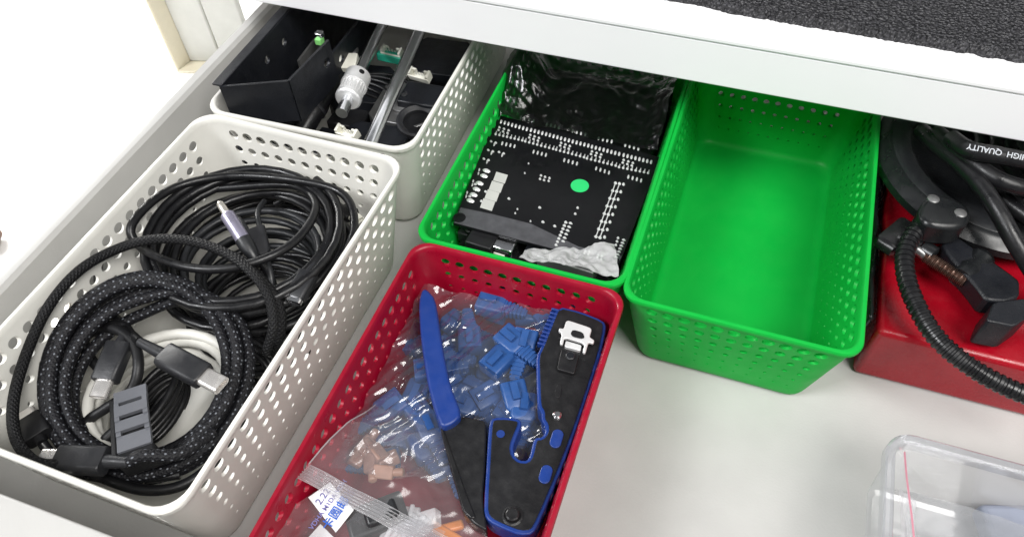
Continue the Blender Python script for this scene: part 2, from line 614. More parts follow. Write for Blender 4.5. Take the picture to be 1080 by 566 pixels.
# ------------------------------------------------------------------ perforated baskets
def basket_mesh(W, L, H, t, r, ncx, ncy, rows, pitch, top, fracs=(0.40, 0.34, 0.27, 0.20, 0.14, 0.10)):
    mb = MB()
    th = 0.22

    def perim(d):
        """(point, side index or None) round the basket at inset d, in order"""
        out = []
        q, r_ = r, r + d
        for side in range(4):
            if side == 0:
                for i in range(ncx + 1):
                    out.append((V((r_ + (W - 2 * r_) * i / ncx, d)), 0))
                c, a0 = V((W - r_, r_)), -90
            elif side == 1:
                for i in range(ncy + 1):
                    out.append((V((W - d, r_ + (L - 2 * r_) * i / ncy)), 1))
                c, a0 = V((W - r_, L - r_)), 0
            elif side == 2:
                for i in range(ncx + 1):
                    out.append((V((W - r_ - (W - 2 * r_) * i / ncx, L - d)), 2))
                c, a0 = V((r_, L - r_)), 90
            else:
                for i in range(ncy + 1):
                    out.append((V((d, L - r_ - (L - 2 * r_) * i / ncy)), 3))
                c, a0 = V((r_, r_)), 180
            for k in range(1, 6):
                a = math.radians(a0 + 90 * k / 6)
                out.append((c + q * V((math.cos(a), math.sin(a))), None))
        return out

    def d_at(z):
        return t * (1 - z / H)

    def ring(d, z):
        return [V((p.x, p.y, z)) for p, s in perim(d)]

    n = len(perim(0))

    def band(A, B):
        vs = A + B
        mb.add(vs, [(i, (i + 1) % n, n + (i + 1) % n, n + i) for i in range(n)])

    fr = 0.9
    lo = top - pitch * rows
    # outer skin: underside, fillet, wall below the holes
    outer = [(d_at(fr) + fr, 0.0)] + [(d_at(fr) + fr * (1 - math.sin(a)), fr * (1 - math.cos(a))) for a in (0.3, 0.7, 1.1, 1.57)] + [(d_at(lo), lo)]
    rings = [ring(d, z) for d, z in outer]
    mb.add(rings[0], [tuple(range(n - 1, -1, -1))])
    for a, b in zip(rings, rings[1:]):
        band(a, b)
    # rim and inner skin
    rim = [(d_at(top), top), (d_at(H - 0.62), H - 0.62), (-0.02, H - 0.56), (-0.10, H - 0.45), (-0.12, H - 0.14), (-0.06, H - 0.03), (0.05, H), (0.18, H - 0.03), (0.26, H - 0.14), (0.24 + d_at(H - .5), H - 0.5), (d_at(top) + th, top)]
    rings = [ring(d, z) for d, z in rim]
    for a, b in zip(rings, rings[1:]):
        band(a, b)
    inner = [(d_at(lo) + th, lo)] + [(d_at(fr) + th + (fr - 0.1) * (1 - math.cos(a)), fr - (fr - 0.25) * math.sin(a)) for a in (0.0, 0.4, 0.8, 1.2, 1.57)]
    rings = [ring(d, z) for d, z in inner]
    for a, b in zip(rings, rings[1:]):
        band(a, b)
    mb.add(rings[-1], [tuple(range(n))])
    # rows of holes
    for row in range(rows):
        z1, z0 = top - row * pitch, top - (row + 1) * pitch
        f = fracs[row]
        o0, o1 = perim(d_at(z0)), perim(d_at(z1))
        i0, i1 = perim(d_at(z0) + th), perim(d_at(z1) + th)
        for i in range(n):
            j = (i + 1) % n
            cell = o0[i][1] is not None and o0[i][1] == o0[j][1]
            qo = [V((*o0[i][0], z0)), V((*o0[j][0], z0)), V((*o1[j][0], z1)), V((*o1[i][0], z1))]
            qi = [V((*i0[i][0], z0)), V((*i0[j][0], z0)), V((*i1[j][0], z1)), V((*i1[i][0], z1))]
            if not cell:
                mb.add(qo, [(0, 1, 2, 3)])
                mb.add(qi, [(3, 2, 1, 0)])
                continue
            K = 16
            loops = []
            for q in (qo, qi):
                bnd, hol = [], []
                wid = (q[1] - q[0]).length
                for k in range(K):
                    a = 2 * math.pi * k / K + math.pi / 4
                    ux, uy = math.cos(a), math.sin(a)
                    m_ = max(abs(ux), abs(uy))
                    sx, sy = ux / m_, uy / m_
                    g = lambda x, y: q[0].lerp(q[1], x).lerp(q[3].lerp(q[2], x), y)
                    bnd.append(g(0.5 + sx / 2, 0.5 + sy / 2))
                    hol.append(g(0.5 + 0.95 * f * ux, 0.5 + 0.88 * f * uy * min(1, wid / pitch)))
                loops.append((bnd, hol))
            vs = loops[0][0] + loops[0][1] + loops[1][1] + loops[1][0]
            fs = []
            for k in range(K):
                k2 = (k + 1) % K
                for s in range(3):
                    fs.append((s * K + k, s * K + k2, (s + 1) * K + k2, (s + 1) * K + k))
            mb.add(vs, fs)
    return mb


def weld(me):
    import bmesh
    bm = bmesh.new()
    bm.from_mesh(me)
    bmesh.ops.remove_doubles(bm, verts=bm.verts, dist=0.002 * U)
    bm.to_mesh(me)
    bm.free()
    for p in me.polygons:
        p.use_smooth = True
    me.set_sharp_from_angle(angle=math.radians(38))


def place_basket(kind, m, loc, yaw, label, src=None):
    if src is None:
        o = obj('storage_basket', kind, m, loc=(0, 0, 0))
        weld(o.data)
    else:
        o = src.copy()
        col.objects.link(o)
    o.location = V(loc) * U
    o.rotation_euler = (0, 0, yaw)
    return tag(o, label, 'basket', 'perforated plastic baskets in the drawer')


white = basket_mesh(18.37, 29.6, 10.73, 1.5, 1.7, 11, 19, 6, 1.36, 10.0, (0.36, 0.32, 0.27, 0.20, 0.15, 0.11))
wf = place_basket(white, 'white_plastic', (-22.09, -14.66, 0.01), -0.0187, 'white perforated basket full of coiled cables')
wb = place_basket(None, None, (-21.65, 15.22, 0.01), 0.020, 'white perforated basket of black motors and steel rods, partly under the desk', wf)
small = lambda L, nc: basket_mesh(15.58, L, 9.0, 1.45, 1.4, 11, nc, 6, 1.14, 8.35)
ge = place_basket(small(29.0, 22), 'green_plastic', (15.42, 8.31, 0.01), -0.005, 'empty green perforated basket')
gp = place_basket(None, None, (-0.25, 9.0, 0.01), 0.002, 'green perforated basket holding the black circuit board', ge)
rd = place_basket(basket_mesh(15.58, 24.4, 9.0, 1.45, 1.4, 11, 19, 6, 1.14, 8.35, (0.35, 0.27, 0.19, 0.14, 0.10, 0.08)), 'red_plastic', (-0.06, -15.66, 0.01), -0.006, 'red perforated basket holding the blue-handled crimping tool')


# ------------------------------------------------------------------ cables in the front white basket
def plug(parent, p, tipdir, hl, hw, ht, tl, tw, tt, hm='plug_grey', tm='tip', neck=1.0, up=V((0, 0, 1))):
    """moulded plug: p is where the housing meets the cable"""
    R = frame(tipdir, up)
    a = rounded(hw, ht, min(hw, ht) * 0.28)
    b = [(q[0] * 0.93, q[1] * 0.9) for q in a]
    mb = MB()
    sweep_profile(mb, R, p, [(0, b), (0.08, a), (hl - 0.08, a), (hl, b)])
    h = obj('plug_housing', mb, hm, parent, smooth=40)
    c = rounded(tw, tt, tt * 0.45)
    c2 = [(q[0] * 0.8, q[1] * 0.62) for q in c]
    mb = MB()
    sweep_profile(mb, R, p, [(hl - 0.05, c), (hl + tl, c), (hl + tl, c2), (hl + tl - 0.5, c2)])
    obj('metal_tip', mb, tm, parent, smooth=40)
    if neck:
        mb = MB()
        x = -neck
        mb.tube([V(p) + R @ V((0.05, 0, 0)), V(p) + R @ V((x, 0, 0))], [ht * 0.42, ht * 0.3], 12)
        obj('strain_relief', mb, hm, parent)
    return V(p) + R @ V((-neck, 0, 0)), R


def cord(parent, pts, r, m, n=10):
    return obj('cord', MB().tube(pts, r, n), m, parent, smooth=60)


# thick smooth cable at the back
c = thing('smooth_cable', 'thick smooth black cable wound in wide loops at the back of the white basket', 'cable', (-13.3, 6, 0.3))
p = coil(-13.2, 6.2, 3.0, 8.0, 7.1, 6.9, 10, 0.17, 2.2, start=1.2, drift=1.1)
cord(c, p, 0.33, 'rubber')
c = thing('smooth_cable', 'slack black cable looping loosely over the wide coil and crossing its middle', 'cable', (-13.3, 6, 6))
p = smooth_path(inws([(322, 372, 6.5), (345, 300, 7.5), (373, 245, 7.6), (362, 205, 8), (310, 190, 8.3), (240, 186, 8.2), (180, 200, 8), (140, 235, 8), (148, 260, 8.3), (190, 280, 8.8), (240, 283, 9), (290, 268, 9), (320, 245, 8.6), (333, 215, 8), (310, 196, 7.4), (255, 197, 7.2), (200, 205, 7), (165, 235, 6.6), (160, 270, 5.5), (180, 300, 4)]))
cord(c, p, 0.33, 'rubber')
c = thing('smooth_cable', 'black cable turning in the middle of the back coil around the silver plug', 'cable', (-12.6, 5, 0.3))
cord(c, coil(-12.6, 5.4, 1.6, 6.2, 4.9, 4.6, 8, 0.2, 8.8, start=2.0, drift=1.6), 0.28, 'rubber_grey')
c = thing('thin_cable', 'thin black cables bunched low against the wall of the white basket', 'cable', (-11, 3, 0.3))
cord(c, coil(-11.5, 3.0, 1.2, 3.6, 5.0, 5.0, 8, 0.2, 4.1, start=0.4, drift=1.6), 0.25, 'rubber')
c = thing('thin_cable', 'short bundle of black wires lying between the braided coil and the back coil', 'cable', (-9.5, -2, 0.3))
for k in range(6):
    q = smooth_path([(-17.5 + 0.2 * k, 1.8 - 0.35 * k, 3.0 + 0.25 * (k % 3)), (-13, 1.4 - 0.4 * k + 0.3 * nz(k * 2.1), 4.2 + 0.3 * (k % 2)), (-8.6, 0.6 - 0.4 * k, 3.8), (-7.2, -1.0 - 0.35 * k, 2.6)])
    cord(c, q, 0.24, 'rubber')

# white cable under the braided one
c = thing('white_cable', 'off-white cable coiled beneath the speckled braided cable', 'cable', (-14.2, -6, 0.3))
cord(c, coil(-13.6, -6.2, 2.2, 4.6, 4.7, 4.7, 5, 0.12, 6.6, start=0.5, drift=0.7), 0.40, 'white_cable')

# braided coil: turns packed as a bundle
c = thing('braided_cable', 'black braided charging cable with white specks coiled in a tight ring', 'cable', (-14.4, -6, 3))
p, per = [], 44
offs = [(0.0, 0.0), (0.75, 0.35), (-0.70, 0.5), (0.1, 0.95), (-0.75, -0.4), (0.6, -0.5)]
for i in range(per * 6 + 1):
    k = i / per
    a = 2.3 + 2 * math.pi * k
    i0, f = int(k) % 6, k - int(k)
    f = max(0, min(1, (f - 0.75) / 0.25))
    f = f * f * (3 - 2 * f)
    o0, o1 = offs[i0], offs[(i0 + 1) % 6]
    dr_, dz = o0[0] + (o1[0] - o0[0]) * f, o0[1] + (o1[1] - o0[1]) * f
    tight = 0.9 + 0.35 * nz(a * 0.5, 3.3) + 0.45 * max(0, math.sin(a - 0.9)) ** 2
    R_ = 5.95 + dr_ * tight + 0.12 * nz(k * 2.2, 4.4)
    x_, y_ = R_ * 1.0 * math.cos(a), R_ * 1.02 * math.sin(a)
    p.append(V((-13.85 + x_, -6.0 + y_, 6.1 + dz * tight + 0.29 * (-0.61 * x_ + 0.79 * y_) + 0.1 * nz(k * 3, 7))))
cord(c, p, 0.40, 'braid_speck', 12)
e = at(112, 486, 7.0)
q, R_ = plug(c, e, at(64, 484, 6.7) - e, 3.3, 1.75, 1.15, 1.2, 1.35, 0.62, 'plug_grey', 'tip', neck=1.6)
cord(c, smooth_path([q, at(150, 480, 7.4), at(190, 478, 6.6), at(225, 455, 5.8)]), 0.40, 'braid_speck', 12)

# grey-headed cable with its tip pointing down
c = thing('charging_cable', 'charging cable bent over the ring, its grey plug pointing down to the front', 'cable', (-17, -4, 5))
e = at(127, 362, 7.6)
q, R_ = plug(c, e, at(113, 396, 7.3) - e, 2.8, 1.75, 1.0, 1.15, 1.2, 0.55, 'plug_grey', 'tip', neck=0.5)
cord(c, smooth_path([q, at(137, 352, 7.0), at(128, 343, 7.0), at(108, 345, 7.0), at(90, 356, 6.4), at(92, 372, 5.6), at(108, 392, 5), at(122, 400, 4.5)]), 0.36, 'matte_black')
c = thing('charging_cable', 'black lead arched in the ring and tucked behind the slotted grey strap', 'cable', (-15, -6, 5))
cord(c, smooth_path(ats([(100, 350, 6.2), (120, 346, 7.4), (140, 360, 7.6), (146, 385, 7.4), (138, 412, 6.4), (112, 430, 5.6), (92, 445, 5), (84, 470, 4.5), (95, 476, 4.6), (120, 455, 5), (138, 440, 5.2)])), 0.36, 'matte_black')

# charging cable to the right
c = thing('charging_cable', 'charging cable whose dark grey plug points right across the braided ring', 'cable', (-12, -4, 5))
e = at(173, 374, 8.0)
q, R_ = plug(c, e, at(214, 396, 7.9) - e, 3.5, 1.75, 1.05, 1.5, 1.3, 0.6, 'plug_grey', 'tip', neck=2.2)
cord(c, smooth_path([q, at(132, 346, 7.0), at(112, 322, 6.4), at(104, 296, 6.0), at(104, 270, 5.4)]), 0.33, 'rubber')

# big single loop of dull braid
c = thing('braided_cable', 'plain black woven cable sweeping in one big arc over all the coils', 'cable', (-16, -2, 8))
p = smooth_path(inws([(62, 490, 7.0), (36, 486, 7.4), (17, 462, 7.6), (14, 425, 7.7), (26, 378, 7.9), (50, 325, 8.4), (84, 285, 8.9), (125, 262, 9.4), (165, 252, 9.7), (205, 255, 9.7), (240, 268, 9.5), (268, 290, 9.2), (284, 315, 8.4), (288, 345, 7.2), (280, 372, 5.4)]))
cord(c, p, 0.36, 'braid_black', 12)
c = thing('braided_cable', 'second woven black cable running beside the big arc down to the right wall', 'cable', (-8, 0, 6))
cord(c, smooth_path(ats([(226, 262, 8.4), (256, 276, 8.6), (280, 300, 8.4), (294, 322, 7.4), (296, 348, 6.0), (288, 372, 4.0)])), 0.38, 'braid_black', 12)

# thin bundle in the middle of the ring with a slotted strap
c = thing('thin_cable', 'small tight bundle of thin black cable in the middle of the braided ring', 'cable', (-12.3, -7.5, 0.3))
cord(c, coil(-13.7, -7.0, 2.6, 5.0, 1.0, 2.5, 6, 0.15, 3.7, start=0.3, drift=0.3), 0.25, 'rubber')
s = thing('cable_strap', 'flat grey rubber strap with three slots around the small cable bundle', 'strap', at(140, 445, 6.5))
a, b = at(138, 411, 7.2), at(142, 472, 7.4)
R_ = frame(b - a)
ln = (b - a).length
mb = MB()
outer_w = 2.05
ys = [-outer_w / 2, -0.72, 0.72, outer_w / 2]
slots = [(0.9, 1.22), (2.0, 2.32), (3.1, 3.42)]
xs = [0] + [q for s_ in slots for q in s_] + [ln]
for i in range(len(xs) - 1):
    hole = i % 2 == 1
    for k in range(3):
        if hole and k == 1:
            continue
        cx, cy_ = (xs[i] + xs[i + 1]) / 2, (ys[k] + ys[k + 1]) / 2
        mb.box(a + R_ @ V((cx, cy_, 0.12 * math.sin(cx))), (xs[i + 1] - xs[i], ys[k + 1] - ys[k], 0.3), R_)
obj('strap_band', mb, 'strap_grey', s)
obj('slot_backing', MB().box(a + R_ @ V((ln / 2, 0, -0.32)), (ln - 0.4, 1.7, 0.25), R_), 'matte_black', s)
obj('strap_clip', MB().box(b + R_ @ V((0.35, 0.0, -0.9)), (0.9, 2.3, 1.6), R_), 'matte_black', s, bevel=0.15)
obj('strap_side', MB().box(a + R_ @ V((ln / 2 + 0.3, -1.25, -1.2)), (ln, 0.35, 2.4), R_), 'matte_black', s, bevel=0.1)

# lilac plug with a gold tip
c = thing('jack_cable', 'cable with a lilac metal plug and pale tip rising from the back coil', 'cable', (-15, 5, 6))
e = at(256, 252, 8.8)
d = at(240, 227, 9.6) - e
mb = MB().lathe(e, d, [(-0.1, 0.42), (0, 0.54), (2.25, 0.54), (2.4, 0.42)])
obj('plug_housing', mb, 'lavender', c)
mb = MB().lathe(e, d, [(2.3, 0.29), (3.0, 0.29), (3.35, 0.27), (3.5, 0.16)])
obj('metal_tip', mb, 'gold', c)
dn = V(d).normalized()
mb = MB().lathe(e, -d, [(0.05, 0.62), (0.6, 0.6), (1.9, 0.42), (2.0, 0.34)])
obj('strain_relief', mb, 'rubber_grey', c)
cord(c, smooth_path([e - dn * 1.9, at(282, 285, 7.2), at(290, 310, 5.8), at(285, 335, 4)]), 0.3, 'rubber')
c = thing('jack_cable', 'dark wedge-shaped cable splitter beside the lilac plug', 'cable', (-13, 5, 6))
e, f_ = at(268, 243, 8.0), at(279, 270, 7.6)
R_ = frame(f_ - e)
mb = MB()
sweep_profile(mb, R_, e, [(0, rounded(1.7, 0.8, 0.25)), (2.2, rounded(1.15, 0.75, 0.25)), (2.5, rounded(0.7, 0.6, 0.2))])
obj('splitter', mb, 'plug_grey', c)
for s_ in (-0.45, 0.45):
    st = e + R_ @ V((0, s_, 0))
    cord(c, smooth_path([st + R_ @ V((0.2, 0, 0)), st + R_ @ V((-1.6, s_ * 0.6, -0.2)), st + R_ @ V((-3.4, s_ * 2.4, -1.4))]), 0.22, 'rubber_grey')
cord(c, smooth_path([f_, at(286, 292, 7), at(288, 330, 5)]), 0.27, 'rubber_grey')

# open round-ended plug by the right wall
c = thing('charging_cable', 'black cable with an open silver oval plug beside the right wall', 'cable', (-7, 3, 6))
e = at(326, 288, 7.6)
q, R_ = plug(c, e, at(312, 313, 7.4) - e, 2.3, 1.5, 1.0, 0.35, 1.35, 0.72, 'plug_grey', 'metal', neck=0.9)
cord(c, smooth_path([q, at(348, 268, 6.8), at(356, 245, 6.2), at(340, 215, 5)]), 0.3, 'rubber')
c = thing('adapter_cable', 'black plug with a flat metal end standing against the left basket wall', 'cable', (-20, -3, 3))
e = at(58, 384, 5.6)
q, R_ = plug(c, e, at(62, 350, 6.8) - e, 2.6, 1.8, 0.9, 1.9, 1.5, 0.55, 'matte_black', 'gold', neck=0.5)
cord(c, smooth_path([q, at(66, 410, 4.6), at(80, 440, 3.4), at(100, 462, 2.8)]), 0.3, 'rubber')
c = thing('adapter_cable', 'black plug with a small pale tip in the back right corner', 'cable', (-6, 9, 5))
e = at(362, 220, 6.6)
q, R_ = plug(c, e, at(374, 229, 6.6) - e, 1.2, 1.3, 0.8, 0.8, 0.9, 0.5, 'matte_black', 'ivory', neck=0.5)
cord(c, smooth_path([q, at(340, 208, 6.2), at(315, 205, 5.4), at(290, 215, 4.6)]), 0.28, 'rubber')
c = thing('adapter_cable', 'dark plug lying at the foot of the big arc near the front left corner', 'cable', (-17, -12.5, 4))
e = at(42, 462, 6.2)
q, R_ = plug(c, e, at(30, 440, 6.0) - e, 2.0, 1.8, 1.0, 0.8, 1.2, 0.5, 'matte_black', 'tip', neck=0.5)
cord(c, smooth_path([q, at(60, 484, 5.5), at(90, 500, 5.0), at(140, 505, 4.5), at(190, 500, 4)]), 0.33, 'rubber')
c = thing('thin_cable', 'thin black lead lying along the front wall under the braided ring', 'cable', (-12, -12, 2))
cord(c, smooth_path(ats([(100, 500, 5), (150, 516, 4.6), (195, 510, 4.4), (235, 478, 4.4), (255, 440, 4.2), (262, 400, 4)])), 0.36, 'rubber')


# ------------------------------------------------------------------ back white basket: motors, bracket, rods
def motor(cx, cy, z, yaw, label, size=5.6, h=5.0, boss=True, conn=None):
    t = thing('stepper_motor', label, 'motor', (cx, cy, z), 'stepper motors in the back white basket')
    Rz = Matrix.Rotation(yaw, 3, 'Z')
    c = size / 2
    k = 0.7
    oc = [(-c + k, -c), (c - k, -c), (c, -c + k), (c, c - k), (c - k, c), (-c + k, c), (-c, c - k), (-c, -c + k)]
    loc = lambda p: V((cx, cy, 0)) + Rz @ V((p[0], p[1], 0))
    o8 = [loc(p)[:2] for p in oc]
    obj('body', MB().prism([loc((p[0] * 0.97, p[1] * 0.97))[:2] for p in oc], z + 1.0, z + h - 1.0), 'matte_black', t)
    obj('end_cap', MB().prism(o8, z, z + 1.0), 'silverdark' if boss else 'steel_black', t, bevel=0.08)
    obj('end_cap', MB().prism(o8, z + h - 1.0, z + h), 'silverdark' if boss else 'steel_black', t, bevel=0.08)
    if boss:
        obj('boss', MB().lathe((cx, cy, z + h - 0.05), (0, 0, 1), [(0, 1.5), (0.3, 1.5), (0.36, 1.4)]), 'silverdark', t)
        obj('shaft', MB().lathe((cx, cy, z + h), (0, 0, 1), [(0, 0.34), (0.9, 0.34), (1.0, 0.28)]), 'metal', t)
    if conn:
        px, py, pz, a = conn
        socket(t, at(px, py, pz), a)
    return t


def socket(parent, p, ang, w=2.1, tilt=0.35):
    """small ivory pin header: a trough with end posts and pins"""
    R = Matrix.Rotation(ang, 3, 'Z') @ Matrix.Rotation(tilt, 3, 'X')
    mb = MB()
    mb.box(p + R @ V((0, 0, -0.25)), (w, 0.8, 0.3), R)
    mb.box(p + R @ V((0, -0.36, 0.05)), (w, 0.14, 0.45), R)
    mb.box(p + R @ V((-w / 2 + 0.12, 0.05, 0.2)), (0.24, 0.8, 0.75), R)
    mb.box(p + R @ V((w / 2 - 0.12, 0.05, 0.2)), (0.24, 0.8, 0.75), R)
    mb.box(p + R @ V((-w / 2 + 0.42, 0.3, 0.2)), (0.45, 0.18, 0.6), R)
    mb.box(p + R @ V((w / 2 - 0.42, 0.3, 0.2)), (0.45, 0.18, 0.6), R)
    s = obj('socket', mb, 'ivory', parent, bevel=0.03)
    mb = MB()
    for k in range(4):
        mb.box(p + R @ V((-0.45 + 0.3 * k, 0.1, 0.1)), (0.08, 0.08, 0.6), R)
    obj('pins', mb, 'metal', s)


motor(-9.3, 19.6, 1.2, 0.1, 'black stepper motor under the toothed pulley at the front of the basket', boss=False, conn=(367, 141, 6.6, -0.15), h=5.2)
motor(-18.3, 18.6, 0.6, -0.2, 'black stepper motor under the front corner of the folded bracket', boss=False, conn=(272, 122, 6.2, -0.1), h=5.0)
motor(-8.7, 25.6, 0.8, 0.05, 'stepper motor with a grey round flange beside the right wall', boss=True, conn=None, h=5.6)
motor(-14.2, 27.4, 0.8, 0.15, 'black stepper motor lying between the two steel rods', boss=False, conn=None, h=5.4)
motor(-8.6, 33.4, 0.8, 0.1, 'black stepper motor farthest back, half under the desk', boss=False, conn=(443, 80, 7.0, -0.1), h=5.4)
bb = thing('filler_block', 'black filler block added in the gap between the two front motors', 'filler block', (-13.7, 19, 0.6))
obj('block', MB().box((-13.7, 19.3, 2.6), (4.6, 6.0, 4.0)), 'steel_black', bb, bevel=0.15)  # filler added to keep the gap dark where the pale basket floor showed
obj('cap', MB().box((-13.7, 23.6, 3.0), (3.4, 2.6, 4.6)), 'matte_black', bb, bevel=0.15)
# flat body parts around
m_ = thing('linear_carriage', 'black plastic carriage block with a grey collar behind the steel rod', 'carriage', at(450, 100, 5))
obj('block', MB().box(at(446, 106, 6.6), (3.8, 3.0, 1.6), Matrix.Rotation(0.05, 3, 'Z')), 'steel_black', m_, bevel=0.15)
obj('collar', MB().lathe(at(441, 131, 6.4), (0.1, -0.1, 1), [(0, 1.9), (0.5, 1.9), (0.6, 1.7), (0.4, 1.3), (0.0, 1.3)]), 'plug_grey', m_)

# folded sheet-metal bracket
br = thing('folded_bracket', 'black folded sheet-metal bracket with round holes along the left wall', 'bracket', (-19, 22, 5))
zt = 12.9
A, B_, C_ = at(232, 91, zt), at(304, 85, zt), at(346, 42, zt)
D_ = A + V((-0.1, 24, 0))


def plate_with_holes(p0, p1, h, th, holes, drop=0.0):
    """upright plate from p0 to p1 (top edge), pierced by round holes (x along, depth below top, radius)"""
    R = frame(p1 - p0)
    ln = (p1 - p0).length
    mb = MB()
    step = 0.9
    xs = sorted(set([0, ln] + [x + s * r * 1.5 for x, d, r in holes for s in (-1, 1)]))
    for i in range(len(xs) - 1):
        hit = [q for q in holes if abs((xs[i] + xs[i + 1]) / 2 - q[0]) < q[2]]
        x0, x1 = xs[i], xs[i + 1]
        if not hit:
            mb.box(p0 + R @ V(((x0 + x1) / 2, 0, -h / 2)), (x1 - x0, th, h), R)
            continue
        hx, hd, hr = hit[0]
        mb.box(p0 + R @ V((hx, 0, -(hd - 1.5 * hr) / 2)), (x1 - x0, th, hd - 1.5 * hr), R)
        rest = h - hd - 1.5 * hr
        mb.box(p0 + R @ V((hx, 0, -h + rest / 2)), (x1 - x0, th, rest), R)
        K = 16
        vs, fs = [], []
        for y in (-th / 2, th / 2):
            for k in range(K):
                a = 2 * math.pi * k / K + math.pi / 4
                ux, uz = math.cos(a), math.sin(a)
                m2 = max(abs(ux), abs(uz))
                vs.append(p0 + R @ V((hx + 1.5 * hr * ux / m2, y, -hd + 1.5 * hr * uz / m2)))
            for k in range(K):
                a = 2 * math.pi * k / K + math.pi / 4
                vs.append(p0 + R @ V((hx + hr * math.cos(a), y, -hd + hr * math.sin(a))))
        for k in range(K):
            k2 = (k + 1) % K
            fs += [(k, k2, K + k2, K + k), (2 * K + k, 3 * K + k, 3 * K + k2, 2 * K + k2), (K + k, K + k2, 3 * K + k2, 3 * K + k)]
        mb.add(vs, fs)
    return mb


def on_plate(px, py):
    d = at(px, py, 0) - CAM
    p = CAM + d * ((A.x - 0.1 - CAM.x) / d.x)
    return p.y - A.y, A.z - p.z


h1, h2 = on_plate(280, 63), on_plate(298, 44)
obj('side_plate', plate_with_holes(A, D_, 7.6, 0.22, [(*h1, 0.36), (*h2, 0.36)]), 'steel_black', br)
obj('lip', MB().box(A.lerp(D_, 0.5) + V((-0.45, 0, 0.02)), (0.9, (D_ - A).length, 0.2), Matrix.Rotation(0.018, 3, 'Z')), 'steel_black', br, bevel=0.06)
obj('front_plate', plate_with_holes(A, B_, 4.0, 0.22, []), 'steel_black', br)
obj('inner_plate', plate_with_holes(B_, C_, 4.2, 0.22, [(5.0, 1.6, 0.42)]), 'steel_black', br)
E1, E2 = at(345, 62, 10.2), at(392, 5, 10.6)
b2 = thing('flat_bracket', 'upright black metal plate with one hole between the folded bracket and the rods', 'bracket', E1 + V((0, 0, -4)))
obj('plate', plate_with_holes(E1, E1 + (E2 - E1).normalized() * 12, 3.6, 0.25, [(1.8, 1.3, 0.4)]), 'steel_black', b2)
cn = thing('terminal_block', 'small green and silver terminal on the corner of the folded bracket', 'connector', at(338, 40, 11))
obj('housing', MB().box(at(337, 43, 11.0), (0.6, 0.7, 0.6)), 'lime', cn, bevel=0.08)
obj('clamp', MB().box(at(337, 38, 11.3), (0.7, 0.7, 0.8)), 'metal', cn, bevel=0.1)
obj('leg', MB().cyl(at(339, 47, 10.7), at(352, 70, 9.0), 0.16), 'metal', cn)
obj('pin_plate', MB().box(at(330, 58, 8.5), (0.2, 5.0, 2.2), Matrix.Rotation(0.05, 3, 'Z')), 'silverdark', cn)

# rods
r1 = thing('steel_rod', 'steel rod carrying the toothed pulley in the back white basket', 'rod', at(370, 110, 8))
a, b = at(361, 118, 9.2), at(404, 22, 9.2)
d = (b - a).normalized()
obj('rod', MB().cyl(a - d * 0.2, a + d * 24, 0.52), 'rod', r1)
pl = obj('pulley', MB().lathe(a + d * 1.6, d, [(0, 0.6), (0, 1.02), (0.12, 1.14), (0.5, 1.14), (0.55, 0.92), (1.8, 0.92), (1.85, 1.18), (2.1, 1.18), (2.15, 1.14), (3.3, 1.14), (3.4, 1.02), (3.4, 0.6)], 40), 'alu', r1)
mb = MB()
ax1 = d.orthogonal().normalized()
ax2 = d.cross(ax1)
for k in range(20):
    q = 2 * math.pi * k / 20
    n_ = ax1 * math.cos(q) + ax2 * math.sin(q)
    mb.box(a + d * 2.78 + n_ * 0.97, (1.25, 0.14, 0.22), Matrix((d, n_.cross(d) * -1, n_)).transposed())
obj('teeth', mb, 'alu', pl)
up_ = (V((0, 0, 1)) - d * d.z).normalized()
sd = (up_ + d.cross(up_) * 0.7).normalized()
obj('set_screw', MB().cyl(a + d * 4.35 + sd * 1.0, a + d * 4.35 + sd * 1.18, 0.24), 'matte_black', pl)
a, b = at(388, 157, 9.0), at(443, 32, 9.6)
d = (b - a).normalized()
r2 = tag(obj('steel_rod', MB().cyl(a - d * 0.6, a + d * 27, 0.56), 'rod'), 'bare polished steel rod lying along the back white basket', 'rod')
# loose connectors
def loose_socket(px, py, z, ang, label, m='ivory'):
    t = thing('pin_connector', label, 'connector', at(px, py, z - 0.4))
    socket(t, at(px, py, z), ang)
    return t
lw_ = thing('wire_connector', 'white crimped wire connector between the bracket and the pulley rod', 'connector', at(365, 64, 8))
obj('housing', MB().box(at(364, 66, 8.2), (2.3, 1.7, 0.7), Matrix.Rotation(0.25, 3, 'Z') @ Matrix.Rotation(0.3, 3, 'X')), 'ivory', lw_, bevel=0.1)
obj('tail', MB().box(at(370, 54, 8.2), (1.3, 1.2, 0.5), Matrix.Rotation(0.25, 3, 'Z')), 'silverdark', lw_, bevel=0.1)
tc_ = thing('wire_connector', 'teal and white connector between the two steel rods', 'connector', at(412, 60, 7))
obj('base', MB().box(at(414, 61, 7.2), (3.0, 0.8, 0.8), Matrix.Rotation(-0.05, 3, 'Z')), 'teal', tc_, bevel=0.08)
socket(tc_, at(414, 56, 7.6), -0.05)
wr = thing('motor_lead', 'black wires bundled among the motors in the back white basket', 'wires', (-13, 24, 3))
for k in range(6):
    q = smooth_path([at(300 + 6 * k, 128, 4.5), at(318 + 5 * k, 108 + 2 * k, 6.0 + 0.2 * (k % 2)), at(345 + 3 * k, 84, 6.6), at(385 + 8 * k, 98 - 3 * k, 6.4), at(430 + 4 * k, 120 + 3 * k, 5.2)])
    obj('wire', MB().tube(q, 0.2, 8), 'rubber', wr, smooth=60)
tt_ = thing('motor_lead', 'fat black cable sleeve between the bracket and the pulley', 'wires', at(330, 115, 5))
obj('sleeve', MB().tube(smooth_path([at(318, 140, 5.6), at(334, 112, 6.8), at(352, 84, 7.2), at(372, 50, 7)]), 0.95, 16), 'rubber', tt_, smooth=60)
